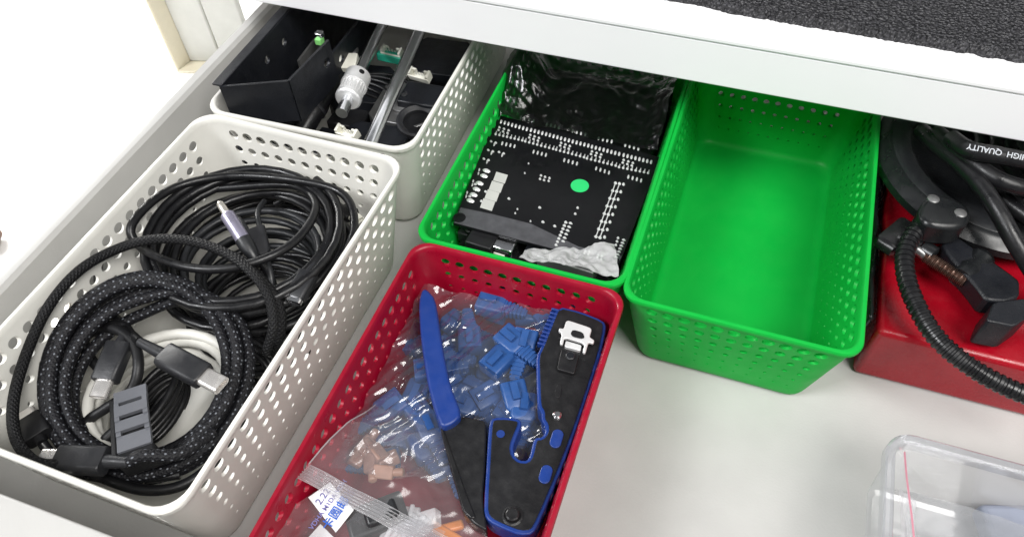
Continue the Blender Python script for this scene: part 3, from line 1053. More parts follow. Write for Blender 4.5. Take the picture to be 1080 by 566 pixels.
obj('sleeve_band', MB().lathe(at(331, 117, 6.6), at(336, 109, 6.8) - at(331, 117, 6.6), [(0, 1.0), (0, 1.06), (0.3, 1.06), (0.3, 1.0)]), 'plug_grey', tt_)


# ------------------------------------------------------------------ circuit board in the green basket
ZB = 6.7
pc = thing('circuit_board', 'black circuit board lying solder side up in the green basket', 'circuit board', at(590, 200, 5))
corners = [at(524, 121, ZB), at(697, 166, ZB), at(652, 281, ZB), at(478, 235, ZB)]
mb = MB().prism([tuple(q[:2]) for q in corners], ZB - 0.28, ZB)
obj('board', mb, 'pcb', pc)
mb = MB()
P0, P1 = at(651.5, 280.5, ZB), at(478.8, 235, ZB)
P2, P3 = at(487, 218, ZB), at(660, 262, ZB)
strip = [at(479, 235, ZB), at(651, 280, ZB), at(656, 270, ZB), at(610, 260, ZB), at(560, 236, ZB), at(520, 226, ZB), at(486, 219, ZB)]
mb.prism([tuple(q[:2]) for q in strip], ZB + 0.004, ZB + 0.02)
obj('sheen_strip', mb, 'pcb_sheen', pc)  # reflection of film over the front edge, painted as a grey shape
ub, vb = (corners[1] - corners[0]).normalized(), (corners[3] - corners[0]).normalized()


def pads(mb, x0, y0, x1, y1, n, ox, oy, s, rx, ry):
    """n oval joints from one end to the other of a row"""
    for k in range(n):
        f = k / max(1, n - 1)
        rx_, ry_ = rx * 0.86, ry * 0.9
        p = at(ox + (x0 + (x1 - x0) * f) / s, oy + (y0 + (y1 - y0) * f) / s, ZB)
        K = 8
        vs = [p + ub * rx_ * math.cos(2 * math.pi * i / K) + vb * ry_ * math.sin(2 * math.pi * i / K) + V((0, 0, 0.005)) for i in range(K)]
        vs2 = [p + (ub * rx_ * math.cos(2 * math.pi * i / K) + vb * ry_ * math.sin(2 * math.pi * i / K)) * 0.55 + V((0, 0, 0.11)) for i in range(K)]
        mb.add(vs + vs2, [tuple(K + i for i in range(K))] + [(i, (i + 1) % K, K + (i + 1) % K, K + i) for i in range(K)])


mb = MB()
T = (510, 110, 5.684)
for q in ((225, 80, 300, 100), (380, 120, 452, 140), (535, 160, 610, 182), (690, 205, 768, 224), (850, 245, 928, 267)):
    pads(mb, *q, 4, *T, 0.12, 0.28)
for q in ((105, 105, 260, 150), (285, 155, 443, 198), (465, 205, 628, 248), (650, 255, 813, 298), (840, 305, 1005, 347)):
    pads(mb, *q, 8, *T, 0.13, 0.30)
for q in ((95, 140, 150, 158), (280, 185, 332, 203), (465, 233, 517, 252), (650, 284, 705, 302), (840, 335, 895, 353)):
    pads(mb, *q, 3, *T, 0.15, 0.13)
    pads(mb, q[0] - 6, q[1] + 16, q[2] - 6, q[3] + 16, 3, *T, 0.15, 0.13)
for q in ((72, 180, 232, 217), (250, 223, 417, 268), (435, 273, 602, 318), (620, 325, 792, 368), (812, 377, 987, 412)):
    pads(mb, *q, 8, *T, 0.14, 0.16)
    pads(mb, q[0] + 5, q[1] - 12, q[2] + 5, q[3] - 12, 8, *T, 0.06, 0.10)
for q in ((112, 235, 186, 252), (300, 285, 374, 304), (484, 335, 560, 356), (675, 385, 752, 410), (868, 435, 945, 457)):
    pads(mb, *q, 4, *T, 0.11, 0.28)
for q in ((55, 228), (38, 280), (103, 292), (12, 332)):
    pads(mb, q[0] - 10, q[1] - 4, q[0] + 18, q[1] + 4, 2, *T, 0.16, 0.12)
    pads(mb, q[0] + 10, q[1] + 12, q[0] + 10, q[1] + 12, 1, *T, 0.10, 0.3)
T = (470, 180, 5.15)
for q in ((222, 0), (208, 28), (185, 68), (168, 100), (152, 130), (135, 162)):
    pads(mb, *q, *q, 1, *T, 0.42, 0.26)
for q in ((145, 70), (178, 8), (112, 132)):
    pads(mb, q[0], q[1] + 8, q[0] + 5, q[1] - 12, 2, *T, 0.09, 0.2)
T = (430, 110, 2.98)
for q in ((165, 250), (152, 283), (195, 290), (232, 305), (212, 252), (318, 297), (415, 325), (425, 370), (245, 275), (462, 383)):
    pads(mb, *q, *q, 1, *T, 0.17, 0.13)
for q in ((380, 187), (368, 217), (345, 330), (338, 343), (386, 368)):
    pads(mb, *q, *q, 1, *T, 0.1, 0.1)
T = (560, 180, 4.714)
pads(mb, 420, 62, 323, 328, 8, *T, 0.17, 0.17)
pads(mb, 440, 65, 343, 333, 8, *T, 0.17, 0.17)
pads(mb, 460, 68, 366, 330, 8, *T, 0.15, 0.19)
pads(mb, 173, 257, 125, 370, 8, *T, 0.17, 0.14)
pads(mb, 197, 262, 160, 352, 6, *T, 0.2, 0.11)
pads(mb, 462, 345, 425, 432, 7, *T, 0.2, 0.10)
for q in ((232, 185), (220, 215), (50, 25), (70, 32), (92, 38), (45, 42), (65, 48), (88, 52), (433, 335), (428, 352), (422, 370), (270, 400), (290, 405), (265, 413), (285, 418), (335, 420), (352, 425), (330, 433), (350, 440)):
    pads(mb, *q, *q, 1, *T, 0.14, 0.13)
for a_, b_ in (((420, 62), (323, 328)), ((440, 65), (343, 333))):
    p, q = at(560 + a_[0] / 4.714, 180 + a_[1] / 4.714, ZB + 0.02), at(560 + b_[0] / 4.714, 180 + b_[1] / 4.714, ZB + 0.02)
    mb.tube([p, q], 0.045, 6)
tag(obj('solder_joints', mb, 'solder', pc), kind='stuff')
mb = MB()
T = (470, 180, 5.15)
for q in ((298, 38), (275, 87), (252, 135), (228, 184)):
    p = at(T[0] + q[0] / T[2], T[1] + q[1] / T[2], ZB + 0.02)
    mb.add([p + ub * sx * 0.52 + vb * sy * 0.52 for sx, sy in ((-1, -1), (1, -1), (1, 1), (-1, 1))], [(0, 3, 2, 1)])
obj('tinned_pads', mb, 'padgrey', pc)
obj('round_sticker', MB().lathe(at(611.5, 196, ZB + 0.01), (0, 0, 1), [(0, 0.74), (0.03, 0.74)]), 'sticker', pc)
p = at(484.5, 229.5, ZB + 0.02)
obj('mounting_hole', MB().lathe(p, (0, 0, 1), [(0, 0.5), (0.03, 0.5), (0.03, 0.3), (0.01, 0.3)]), 'pcb', pc)
p = at(646, 275, ZB + 0.02)
obj('mounting_hole', MB().lathe(p, (0, 0, 1), [(0, 0.5), (0.03, 0.5), (0.03, 0.3), (0.01, 0.3)]), 'pcb', pc)
# components hanging below the front edge
Rb = frame(ub)
pu = at(533, 259, 5.4)
us = obj('usb_port', MB().box(pu, (2.0, 2.2, 1.7), Rb), 'metal', pc, bevel=0.15)
obj('port_opening', MB().box(pu + Rb @ V((0, -1.08, 0)), (1.5, 0.12, 1.2), Rb), 'matte_black', us)
obj('port_tongue', MB().box(pu + Rb @ V((0, -1.16, 0.1)), (0.9, 0.14, 0.4), Rb), 'ivory', us)
obj('power_jack', MB().box(at(511, 256, 5.4), (2.2, 2.4, 2.0), Rb), 'matte_black', pc, bevel=0.12)
obj('power_jack', MB().box(at(520, 262, 4.8), (0.9, 1.2, 1.2), Rb), 'plug_grey', pc, bevel=0.12)
obj('capacitor', MB().lathe(at(498, 252, 4.2), (0, 0, 1), [(0, 0.55), (1.4, 0.55), (1.5, 0.45)]), 'matte_black', pc)
obj('inductor', MB().lathe(at(501, 249, 4.6), (0.6, -0.7, 0.1), [(0, 0.45), (0.7, 0.45)]), 'copper', pc)
obj('component', MB().box(at(491, 246, 4.8), (0.9, 1.1, 1.0), Rb), 'plug_grey', pc, bevel=0.08)
obj('component', MB().box(at(600, 276, 5.2), (4.6, 2.0, 1.6), Rb), 'silverdark', pc, bevel=0.1)
mb = MB()
for k in range(5):
    mb.box(at(561 + 10 * k, 266 + 2.6 * k, 5.3), (0.9, 1.2, 1.2), Rb)
obj('screw_terminals', mb, 'steel_black', pc, bevel=0.08)

# black packing under and behind the board
fo = MB().box((7.6, 24.0, 2.4), (12.6, 26, 4.4))
tag(obj('packing_foam', fo, 'matte_black', bevel=0.3), 'black packing block under the circuit board in the green basket', 'packing')


def bag_fn(u, v):
    x = -0.5 + 14.9 * u
    y = 25.7 + 10.8 * v
    k = max(0, min(1, (0.34 - u) / 0.26))
    z = 6.7 + 1.4 * min(1, v * 2.2) + 2.3 * k * k * (3 - 2 * k) * min(1, 0.15 + v * 2) - 1.2 * max(0, 0.06 - u) / 0.06
    if u > 0.9:
        z += 1.2 * (u - 0.9) * 10 * min(1, v * 3)
    pnt = V((x, y, z))
    return pnt + V((0.25 * nz(y * 1.3, 1.1), 0.35 * nz(x * 0.8, 4.4), crumple(pnt, 0.42, 0.5, 6.2)))
tag(obj('plastic_bag', MB().grid(bag_fn, 130, 110), 'wrap', smooth=180), 'shiny crumpled black plastic bag behind the circuit board', 'bag')
mb = sheet([at(556, 266, 6.6), at(648, 258, 7.6), at(653, 292, 8.4), at(548, 274, 7.6)], 60, 30, 0.5, 0.85, 2.1)
tag(obj('plastic_bag', mb, 'film_white', smooth=180), 'crumpled cloudy plastic bag in front of the circuit board', 'bag')


# ------------------------------------------------------------------ crimping tool and bags in the red basket
ZC = 7.4
tool = thing('crimping_tool', 'black and blue network cable crimping tool on the plastic bags', 'tool', at(545, 450, 6))
S1, S2 = 3.875, 5.15
body_px = [(588, 321.5), (612, 327), (637, 337), (640, 344), (634, 372), (622, 410), (606, 458), (590, 500), (570, 548), (562, 562), (548, 563), (530, 556), (516, 549),
           (510.5, 541), (511, 520), (513, 490), (514.5, 462), (516, 444), (520, 439), (535, 438.5), (549, 441), (550, 447), (545, 459), (541, 470), (542.5, 479), (548, 484), (555.5, 484.5),
           (559, 479), (562, 465), (565, 460), (571, 460), (575, 455), (575, 448), (571, 442), (571, 434), (567, 428), (566, 400), (565.5, 374), (570, 366), (579, 343)]
body = chaikin([at(q[0], q[1], ZC)[:2] for q in body_px], 1, 0.22)
lin = obj('body_liner', MB().prism([tuple(q) for q in body], ZC - 1.7, ZC - 0.10), 'blue', tool, bevel=0.08)
core = inset(body, 0.24)
obj('body_plate', MB().prism([tuple(q) for q in core], ZC - 1.5, ZC), 'tool_black', tool, bevel=0.06)
# blue side spine of the upper arm with grip ridges
mb = MB()
for k in range(10):
    f = k / 9
    p = at(585.5 - 14.5 * f, 328 + 36 * f, ZC - 0.25)
    mb.box(p, (0.55, 0.16, 0.5), frame(at(570, 367, ZC) - at(588, 322, ZC)) @ Matrix.Rotation(1.57, 3, 'Z'))
obj('grip_ridges', mb, 'blue', tool, bevel=0.04)


def outline_part(name, px, z0, z1, m, parent, bevel=0.05, it=1, keep=0.2):
    pts = chaikin([at(q[0], q[1], z1)[:2] for q in px], it, keep)
    return obj(name, MB().prism([tuple(q) for q in pts], z0, z1), m, parent, bevel=bevel)


# metal catch: frame with two ears
def rel(px, py):
    return (560 + px / S2, 320 + py / S2)
clip = [rel(*q) for q in ((190, 95), (205, 90), (320, 128), (330, 140), (318, 180), (345, 198), (340, 215), (312, 208), (296, 268), (280, 265), (292, 215), (182, 182), (172, 222), (156, 218), (168, 160), (150, 148), (153, 132), (178, 135))]
mb = MB()
ctop = [at(q[0], q[1], ZC + 0.45)[:2] for q in clip]
obj('catch', MB().prism([tuple(q) for q in chaikin(ctop, 1, 0.15)], ZC + 0.2, ZC + 0.45), 'solder', tool, bevel=0.05)
outline_part('catch_window', [rel(*q) for q in ((228, 140), (282, 155), (292, 185), (272, 190), (225, 178), (215, 160))], ZC + 0.2, ZC + 0.49, 'matte_black', tool, 0.02)
outline_part('catch_tongue', [rel(*q) for q in ((190, 200), (275, 225), (268, 255), (182, 232))], ZC, ZC + 0.3, 'alu', tool, 0.03, 1, 0.1)
outline_part('blade_block', [rel(*q) for q in ((165, 242), (265, 272), (235, 382), (140, 355))], ZC - 0.2, ZC + 0.32, 'matte_black', tool, 0.06, 1, 0.06)
obj('screw', MB().lathe(at(601.5, 375.5, ZC + 0.32), (0, 0, 1), [(0, 0.32), (0.1, 0.32), (0.16, 0.24)]), 'steel_black', tool)
pslot = rel(150, 470)
outline_part('slot', [rel(*q) for q in ((150, 430), (168, 440), (165, 490), (150, 512), (130, 505), (130, 465))], ZC - 0.1, ZC + 0.03, 'matte_black', tool, 0.02)
obj('rivet', MB().lathe(at(587.7, 438, ZC - 0.02), (0, 0, 1), [(0, 0.28), (0.12, 0.28), (0.2, 0.18)]), 'metal', tool)
obj('pivot_bolt', MB().lathe(at(540.5, 543.5, ZC - 0.02), (0, 0, 1), [(0, 0.62), (0.06, 0.62), (0.1, 0.5), (0.06, 0.42), (0.3, 0.40), (0.36, 0.32)]), 'tool_black', tool)
obj('blue_dot', MB().lathe(at(528, 457.5, ZC - 0.02), (0, 0, 1), [(0, 0.26), (0.06, 0.26)]), 'blue', tool)
for (cx, cy_) in ((587, 462.5), (575.5, 500)):
    a, b = at(cx + 2.8, cy_ - 9.5, ZC), at(cx - 2.8, cy_ + 9.5, ZC)
    R_ = frame(b - a)
    mb = MB()
    o = rounded((b - a).length, 0.72, 0.35, 6)
    mb.prism([tuple((a.lerp(b, 0.5) + R_ @ V((q[0], q[1], 0)))[:2]) for q in o], ZC - 0.1, ZC + 0.08)
    obj('grip_inlay', mb, 'blue', tool, bevel=0.04)
for (cx, cy_) in ((628, 383), (613, 420), (604, 444), (592, 480)):
    obj('side_inlay', MB().box(at(cx, cy_, ZC - 0.32), (0.6, 1.8, 0.5), Matrix.Rotation(-0.05, 3, 'Z')), 'blue', tool, bevel=0.25, seg=3)
# left handle
hp = [(445, 304), (450, 304), (459, 314), (463, 341), (468, 372), (475, 405), (487.5, 437), (478, 446), (465.5, 451), (458, 432), (451, 405), (446, 375), (443, 350), (441.5, 318)]
grip = outline_part('handle_grip', hp, ZC - 1.5, ZC + 0.25, 'blue', tool, 0.22, 1, 0.2)
for q in (grip,):
    q.modifiers['bevel'].segments = 4
hb = [(487.5, 438), (513, 443), (512, 487), (509, 523), (514, 560), (500, 552), (490, 541), (474, 490), (464, 450)]
outline_part('handle_arm', hb, ZC - 1.6, ZC - 0.35, 'tool_black', tool, 0.12, 1, 0.1)
outline_part('arm_flange', [(464, 451), (467, 449), (492, 520), (502, 545), (497, 547), (488, 538)], ZC - 1.7, ZC - 0.28, 'tool_black', tool, 0.08, 1, 0.1)

# blue boots
def boot_mesh():
    mb = MB()
    R = Matrix.Identity(3)
    a = rounded(2.1, 1.5, 0.25, 3)
    secs = [(0, a), (0.1, [(q[0] * 1.03, q[1] * 1.03) for q in a]), (2.2, a), (2.5, [(q[0] * 0.8, q[1] * 0.8) for q in a])]
    x = 2.5
    for k in range(6):
        f = 0.72 - 0.05 * k
        secs += [(x, [(q[0] * f, q[1] * f) for q in a]), (x + 0.2, [(q[0] * f, q[1] * f) for q in a]), (x + 0.2, [(q[0] * (f - .12), q[1] * (f - .12)) for q in a]), (x + 0.36, [(q[0] * (f - .12), q[1] * (f - .12)) for q in a])]
        x += 0.36
    sweep_profile(mb, R, (0, 0, 0), secs)
    mb.box((1.0, 0, 0.9), (1.5, 0.6, 0.4))
    return mb


spots = [(505, 318, 5.2, 0.0), (530, 352, 6.1, -0.5), (556, 350, 6.3, -1.5), (515, 392, 6.0, 1.2), (540, 405, 5.8, -1.0), (552, 418, 5.4, -1.3), (496, 370, 5.0, 2.0),
         (420, 388, 5.0, 0.5), (412, 415, 5.0, -2.2), (432, 422, 4.6, -0.6), (448, 440, 4.8, -0.8), (430, 372, 4.4, 0.2), (470, 335, 4.0, -0.3), (545, 330, 4.2, 0.2),
         (568, 345, 4.5, 0.9), (500, 425, 4.6, 0.9), (455, 400, 3.8, 1.4), (525, 430, 4.4, -0.2), (475, 468, 4.2, -1.0), (480, 410, 4.0, 2.4), (520, 335, 4.2, 1.5), (440, 460, 3.9, -0.7)]
pts_ = [(at(px, py, z), a) for px, py, z, a in spots]
rb_ = random.Random(11)
for i in range(34):
    x_, y_ = rb_.uniform(3.0, 10.5), rb_.uniform(-5.5, 5.8)
    if x_ < 2.6 + max(0, -y_) * 0.25:
        x_ += 3
    pts_.append((V((x_, y_, rb_.uniform(2.2, 4.4))), rb_.uniform(-3.1, 3.1)))
proto = None
for i, (p, a) in enumerate(pts_):
    p.x = max(3.0, p.x)
    if proto is None:
        o = proto = obj('connector_boot', boot_mesh(), 'boot_blue', loc=(0, 0, 0))
    else:
        o = proto.copy()
        col.objects.link(o)
    o.location = p * U
    o.scale = (0.8, 0.8, 0.8)
    o.rotation_euler = (0.5 * nz(i * 1.7, 2), 0.35 * nz(i * 2.3, 5), a)
    tag(o, 'blue ribbed connector boot inside the clear bag under the crimping tool', 'connector boot', 'blue connector boots in the clear bag')

# clear bag over the boots
def bag_sheet(P, nu, nv, amp, sc_, seed, zfn=None):
    P = [V(p) for p in P]

    def fn(u, v):
        p = P[0].lerp(P[1], u).lerp(P[3].lerp(P[2], u), v)
        a, b = 0.86 * p.x - 0.5 * p.y, 0.5 * p.x + 0.86 * p.y
        fold = V((a * 1.5 + 0.6 * nz(b * 0.5, seed), b * 0.28, 0))
        return p + V((0.2 * nz(p.y, seed), 0.2 * nz(p.x, seed + 4), crumple(fold, amp, sc_, seed) + crumple(p, amp * 0.3, sc_ * 1.6, seed + 9)))
    return MB().grid(fn, nu, nv)


mb = bag_sheet([(1.0, 7.2, 5.6), (13.9, 7.3, 6.3), (13.3, -5.6, 5.4), (1.0, -8.0, 5.4)], 220, 220, 0.56, 0.38, 3.0)
tag(obj('plastic_bag', mb, 'film', smooth=180), 'clear crinkled plastic bag around the blue connector boots', 'bag')
# ziplock bag in front
z1 = [at(352, 458, 7.2), at(470, 430, 6.6), at(505, 560, 6.6), at(330, 492, 8.0)]
mb = MB()
A0, A1, B0, B1 = at(398, 425, 5.2), at(476, 440, 4.6), at(326, 489, 8.0), at(520, 590, 5.2)


def zip_fn(u, v):
    p = A0.lerp(A1, u).lerp(B0.lerp(B1, u), v)
    k = min(1, 5 * (1 - v)) * min(1, 0.3 + 3 * v)
    return p + V((0, 0, 0.5 * math.sin(math.pi * v) + k * crumple(p, 0.34, 0.42, 9.1)))
zb = thing('ziplock_bag', 'clear ziplock bag with a ribbed seal in front of the crimping tool', 'bag', at(430, 510, 5))
obj('bag_film', MB().grid(zip_fn, 120, 90), 'film_haze', zb, smooth=180)
mb = MB()
W0, W1 = at(313, 504, 8.0), at(508, 610, 5.3)


def seal_fn(u, v):
    p = B0.lerp(B1, u).lerp(W0.lerp(W1, u), v)
    rib = 0.10 * math.sin(v * 2 * math.pi * 6)
    return p + V((0, 0, 0.05 + rib + 0.25 * nz(u * 6, 1.0)))
obj('zip_seal', MB().grid(seal_fn, 60, 72), 'film_zip', zb, smooth=70)
obj('bag_edge', MB().tube([zip_fn(0.0, k / 20) + V((0, 0, 0.03)) for k in range(21)], 0.05, 6), 'film_zip', zb)
obj('bag_edge', MB().tube([zip_fn(1.0, k / 20) + V((0, 0, 0.03)) for k in range(21)], 0.05, 6), 'film_zip', zb)
# second bag in front of the seal
C0, C1, D0, D1 = at(345, 512, 6.2), at(470, 560, 6.4), at(262, 566, 7.2), at(420, 640, 6.4)


def low_fn(u, v):
    p = C0.lerp(C1, u).lerp(D0.lerp(D1, u), v)
    return p + V((0, 0, crumple(p, 0.3, 0.45, 14.2)))
tag(obj('plastic_bag', MB().grid(low_fn, 110, 100), 'film_haze', smooth=180), 'clear plastic bag of small parts beyond the ziplock seal', 'bag')

# things in the bags
lbl = thing('paper_label', 'small white paper label with blue print under the bag seal', 'label', at(350, 535, 6.5))
La, Lb, Lc, Ld = at(325, 524, 6.9), at(348, 508, 6.9), at(373, 537, 6.7), at(354, 561, 6.7)
mb = MB().add([La, Lb, Lc, Ld, La - V((0, 0, .05)), Lb - V((0, 0, .05)), Lc - V((0, 0, .05)), Ld - V((0, 0, .05))], [(0, 3, 2, 1), (4, 5, 6, 7), (0, 1, 5, 4), (1, 2, 6, 5), (2, 3, 7, 6), (3, 0, 4, 7)])
obj('sheet', mb, 'paper', lbl, smooth=0)
xd = (at(361, 533, 6.75) - at(349, 550, 6.75))
nn = (Lb - La).cross(Ld - La)
nn = nn if nn.z > 0 else -nn
for (body_, size, px, py, m_) in (('卡圆邮', 0.72, 354.5, 541, 'ink_blue'), ('VDHA M1DA VDH', 0.42, 346.5, 531.5, 'ink_grey'), ('2.22', 0.6, 341, 523.5, 'ink_grey')):
    text_mesh('print', body_, size, m_, at(px, py, 6.82) + nn.normalized() * 0.05, xd, nn, lbl)
cardp = ats([(338, 552), (352, 566), (372, 600), (300, 600), (318, 574)], 5.9)
tag(obj('card', MB().prism([tuple(q[:2]) for q in cardp], 5.75, 5.9), 'paper'), 'blank white card in the front bag', 'card')
kp = thing('toggle_switch', 'black moulded part in the front bag', 'switch', at(398, 545, 4.5))
R_ = frame(at(420, 538, 6) - at(385, 552, 6))
obj('body', MB().box(at(398, 546, 5.8), (3.6, 2.0, 1.2), R_), 'matte_black', kp, bevel=0.25, seg=3)
obj('knob', MB().box(at(402, 540, 6.5), (2.0, 1.3, 0.6), R_), 'rubber_grey', kp, bevel=0.2)
og = thing('orange_clip', 'orange plastic clip in the front bag beside the seal', 'clip', at(468, 560, 3.5))
R_ = frame(at(478, 566, 6) - at(455, 552, 6))
obj('arm', MB().box(at(466, 560, 4.4), (3.2, 0.7, 0.5), R_), 'orange', og, bevel=0.15)
obj('arm', MB().box(at(474, 556, 4.2), (1.8, 0.6, 0.5), R_ @ Matrix.Rotation(0.8, 3, 'Z')), 'orange', og, bevel=0.15)
obj('button', MB().lathe(at(437, 552, 4.6), (0.1, 0, 1), [(0, 0.35), (0.3, 0.35)]), mat('clip_red', (0.6, 0.08, 0.03), 0.4), og)
k = 0
for (px, py) in ((385, 470), (398, 478), (410, 484), (392, 488), (405, 497), (378, 481)):
    k += 1
    R_ = Matrix.Rotation(k * 1.3, 3, 'Z') @ Matrix.Rotation(0.5, 3, 'X')
    p = at(px, py, 5.0 + 0.15 * (k % 3))
    mb = MB().box(p, (1.3, 0.9, 0.7), R_)
    mb.cyl(p + R_ @ V((0.5, 0, 0)), p + R_ @ V((1.3, 0.1, 0.1)), 0.28)
    tag(obj('cable_plug', mb, 'peach', bevel=0.1), 'peach coloured plug inside the ziplock bag', 'plug', 'peach plugs inside the ziplock bag')
for k in range(9):
    R_ = Matrix.Rotation(k * 0.9, 3, 'Z') @ Matrix.Rotation(0.4, 3, 'Y')
    p = at(415 + 9 * (k % 5), 548 + 7 * (k // 5) + 3 * (k % 2), 5.6)
    mb = MB().box(p, (1.5, 1.0, 0.8), R_)
    mb.box(p + R_ @ V((0.3, 0, 0.5)), (0.9, 0.3, 0.25), R_)
    tag(obj('clear_plug', mb, 'film_white', bevel=0.1), 'clear plastic plug in the front bag', 'plug', 'clear plugs in the front bag')


# ------------------------------------------------------------------ red box, ring lamp, clamp and cable on the right
rb = thing('red_box', 'flat red box with rounded top edges beside the empty green basket', 'box', (45, 24, 0))
obj('box_body', MB().box((45.86, 24.35, 2.83), (26, 22, 5.6)), 'red_box', rb, bevel=0.45, seg=4)
mb = MB().grid(lambda u, v: V((31.15 + 1.2 * v + 0.25 * nz(u * 9, v * 3, 1) - 0.5 * (1 - v) * 0, 13.9 + 22 * u, 0.2 + 6.0 * v + 0.3 * nz(u * 14, v * 5))), 90, 24)
tag(obj('plastic_bag', mb, 'blackfilm', smooth=50, solid=0.25), 'shiny black plastic sleeve wedged between the green basket and the red box', 'bag')

rl = thing('ring_lamp', 'black ring lamp lying on the red box with its gooseneck clamp', 'lamp', (39.8, 30.3, 6))
RC = V((40.2, 30.6, 7.4))
mb = MB().lathe(RC, (0.03, -0.05, 1), [(0, 6.2), (0, 8.9), (0.25, 9.15), (0.9, 9.15), (1.35, 8.5), (1.5, 8.2), (1.5, 6.6), (1.3, 6.2), (0, 6.2)], 96)
obj('ring_housing', mb, 'ringblack', rl)
obj('ring_diffuser', MB().lathe(RC + V((0, 0, 1.5)), (0.03, -0.05, 1), [(0.03, 6.7), (0.08, 6.8), (0.08, 8.0), (0.03, 8.1), (0.03, 6.7)], 96), 'rubber_grey', rl)
hg = [(968, 222), (976, 208), (995, 205), (1018, 213), (1026, 226), (1020, 238), (1000, 240), (975, 236)]
h_ = outline_part('hinge', hg, 8.2, 10.2, 'ringblack', rl, 0.3, 2, 0.25)
for (px, py) in ((984, 210.5), (1012.5, 225.5)):
    obj('hinge_screw', MB().lathe(at(px, py, 10.15), (0, 0, 1), [(0, 0.42), (0.12, 0.42), (0.2, 0.3)]), 'silverdark', rl)
gp_ = smooth_path(ats([(986, 233, 9.0), (972, 239, 9.0), (958, 256, 8.6), (954, 280, 8.2), (962, 312, 7.8), (983, 350, 7.4), (1012, 378, 7.1), (1050, 402, 6.9), (1095, 420, 6.8), (1150, 428, 6.7)]), 40)
rr, L_ = [], 0
for i, q in enumerate(gp_):
    if i:
        L_ += (q - gp_[i - 1]).length
    rr.append(0.56 + 0.09 * (abs((L_ / 0.42) % 1 - 0.5) * 2 > 0.45))
obj('gooseneck', MB().tube(gp_, rr, 14), 'gooseneck', rl, smooth=30)
obj('neck_socket', MB().lathe(at(988, 232, 9.1), at(974, 239, 9.0) - at(988, 232, 9.1), [(0, 0.85), (0.9, 0.85), (1.0, 0.7)]), 'ringblack', rl)
# clamp
bar = [(998, 246), (1006, 246), (1066, 288), (1076, 296), (1076, 312), (1062, 318), (1040, 316), (1028, 300), (1000, 268), (994, 256)]
outline_part('clamp_frame', bar, 6.6, 8.2, 'steel_black', rl, 0.18, 1, 0.15)
outline_part('clamp_jaw', [(1048, 318), (1082, 314), (1090, 330), (1070, 344), (1040, 338)], 6.2, 8.8, 'steel_black', rl, 0.15, 1, 0.1)
a, b = at(976, 270, 7.6), at(1018, 297, 7.6)
n_ = 160
pts = [a.lerp(b, i / n_) for i in range(n_ + 1)]
obj('thread', MB().tube(pts, [0.42 + 0.06 * math.sin(i * 2 * math.pi / 6.4) for i in range(n_ + 1)], 14), 'copper', rl, smooth=40)
obj('thread_bush', MB().lathe(at(972, 262, 7.6), b - a, [(0, 0.7), (0.9, 0.7), (1.0, 0.55)]), 'ringblack', rl)
d = (b - a).normalized()
kc = at(942, 247, 7.8)
R_ = frame(d)
kn = MB()
o = rounded(3.6, 1.1, 0.5, 5)
sweep_profile(kn, R_, kc, [(-0.5, [(q[0] * 0.9, q[1] * 0.9) for q in o]), (-0.3, o), (0.9, o), (1.1, [(q[0] * 0.85, q[1] * 0.9) for q in o])])
kn.cyl(kc + d * 0.5, kc + d * 2.0, 0.85, 0.7)
obj('clamp_knob', kn, 'gooseneck', rl)
obj('knob_shaft', MB().cyl(kc + d * 1.9, a, 0.34), 'silverdark', rl)
pad = MB().lathe(at(1012, 294, 7.4), at(1034, 274, 7.6) - at(1012, 294, 7.4), [(0, 0.9), (0.8, 1.0), (1.6, 0.75), (2.4, 1.0), (2.7, 0.9)])
obj('clamp_pad', pad, 'ringblack', rl)

# thick cable coiled on the ring lamp
tc2 = thing('power_cable', 'thick black cable with white lettering coiled on the ring lamp', 'cable', (46, 31, 8))
cpts = []
for i in range(30 * 5 + 1):
    k = i / 30
    a = -2.6 + 2 * math.pi * k
    R_ = 8.2 - 0.75 * (k - 1) + 0.3 * nz(k * 2.0, 2.0)
    cpts.append(V((47.0 + R_ * 1.05 * math.cos(a), 30.6 + R_ * math.sin(a), 9.6 + 0.32 * k + 0.25 * nz(k * 2.4, 8.0))))
obj('cord', MB().tube(cpts, 0.56, 14), 'rubber', tc2, smooth=60)
lp = smooth_path(ats([(972, 138, 10.4), (985, 150, 10.9), (1005, 166, 11.4), (1030, 190, 11.6), (1052, 222, 11.2), (1072, 258, 10.2), (1100, 300, 8.6), (1140, 340, 7.2)]))
obj('cord', MB().tube(lp, 0.6, 14), 'rubber', tc2, smooth=60)
lp2 = smooth_path(ats([(1004, 146, 12.2), (1022, 158, 13.0), (1050, 163.5, 13.2), (1085, 170.5, 13.2), (1140, 180, 12.6)]))
obj('cord', MB().tube(lp2, 0.62, 14), 'rubber', tc2, smooth=60)
lp3 = smooth_path(ats([(988, 140, 11.2), (1010, 158, 11.9), (1040, 182, 12.0), (1070, 196, 11.8), (1120, 206, 11)]))
obj('cord', MB().tube(lp3, 0.6, 14), 'rubber', tc2, smooth=60)
tn = (CAM - at(1050, 165, 13.0)).normalized() + V((0, 0, 0.4))
text_mesh('lettering', 'HIGH  QUALITY', 0.54, 'ink_white', at(1050, 163.2, 13.2) + tn.normalized() * 0.80, at(1022, 158, 13.2) - at(1085, 170.5, 13.2), tn, tc2)

# ------------------------------------------------------------------ clear box in the front right corner
cb = thing('clear_box', 'open clear plastic box with a zip bag inside, on the drawer floor', 'box', (42, -4, 0))


def box_ring(d, z, r):
    x0, x1, y0, y1 = 33.7 + d, 52 - d, -13 + d, 5.0 - d
    cx, cy_ = (x0 + x1) / 2, (y0 + y1) / 2
    return [V((cx + q[0], cy_ + q[1], z)) for q in rounded(x1 - x0, y1 - y0, max(0.1, r - d), 6)]


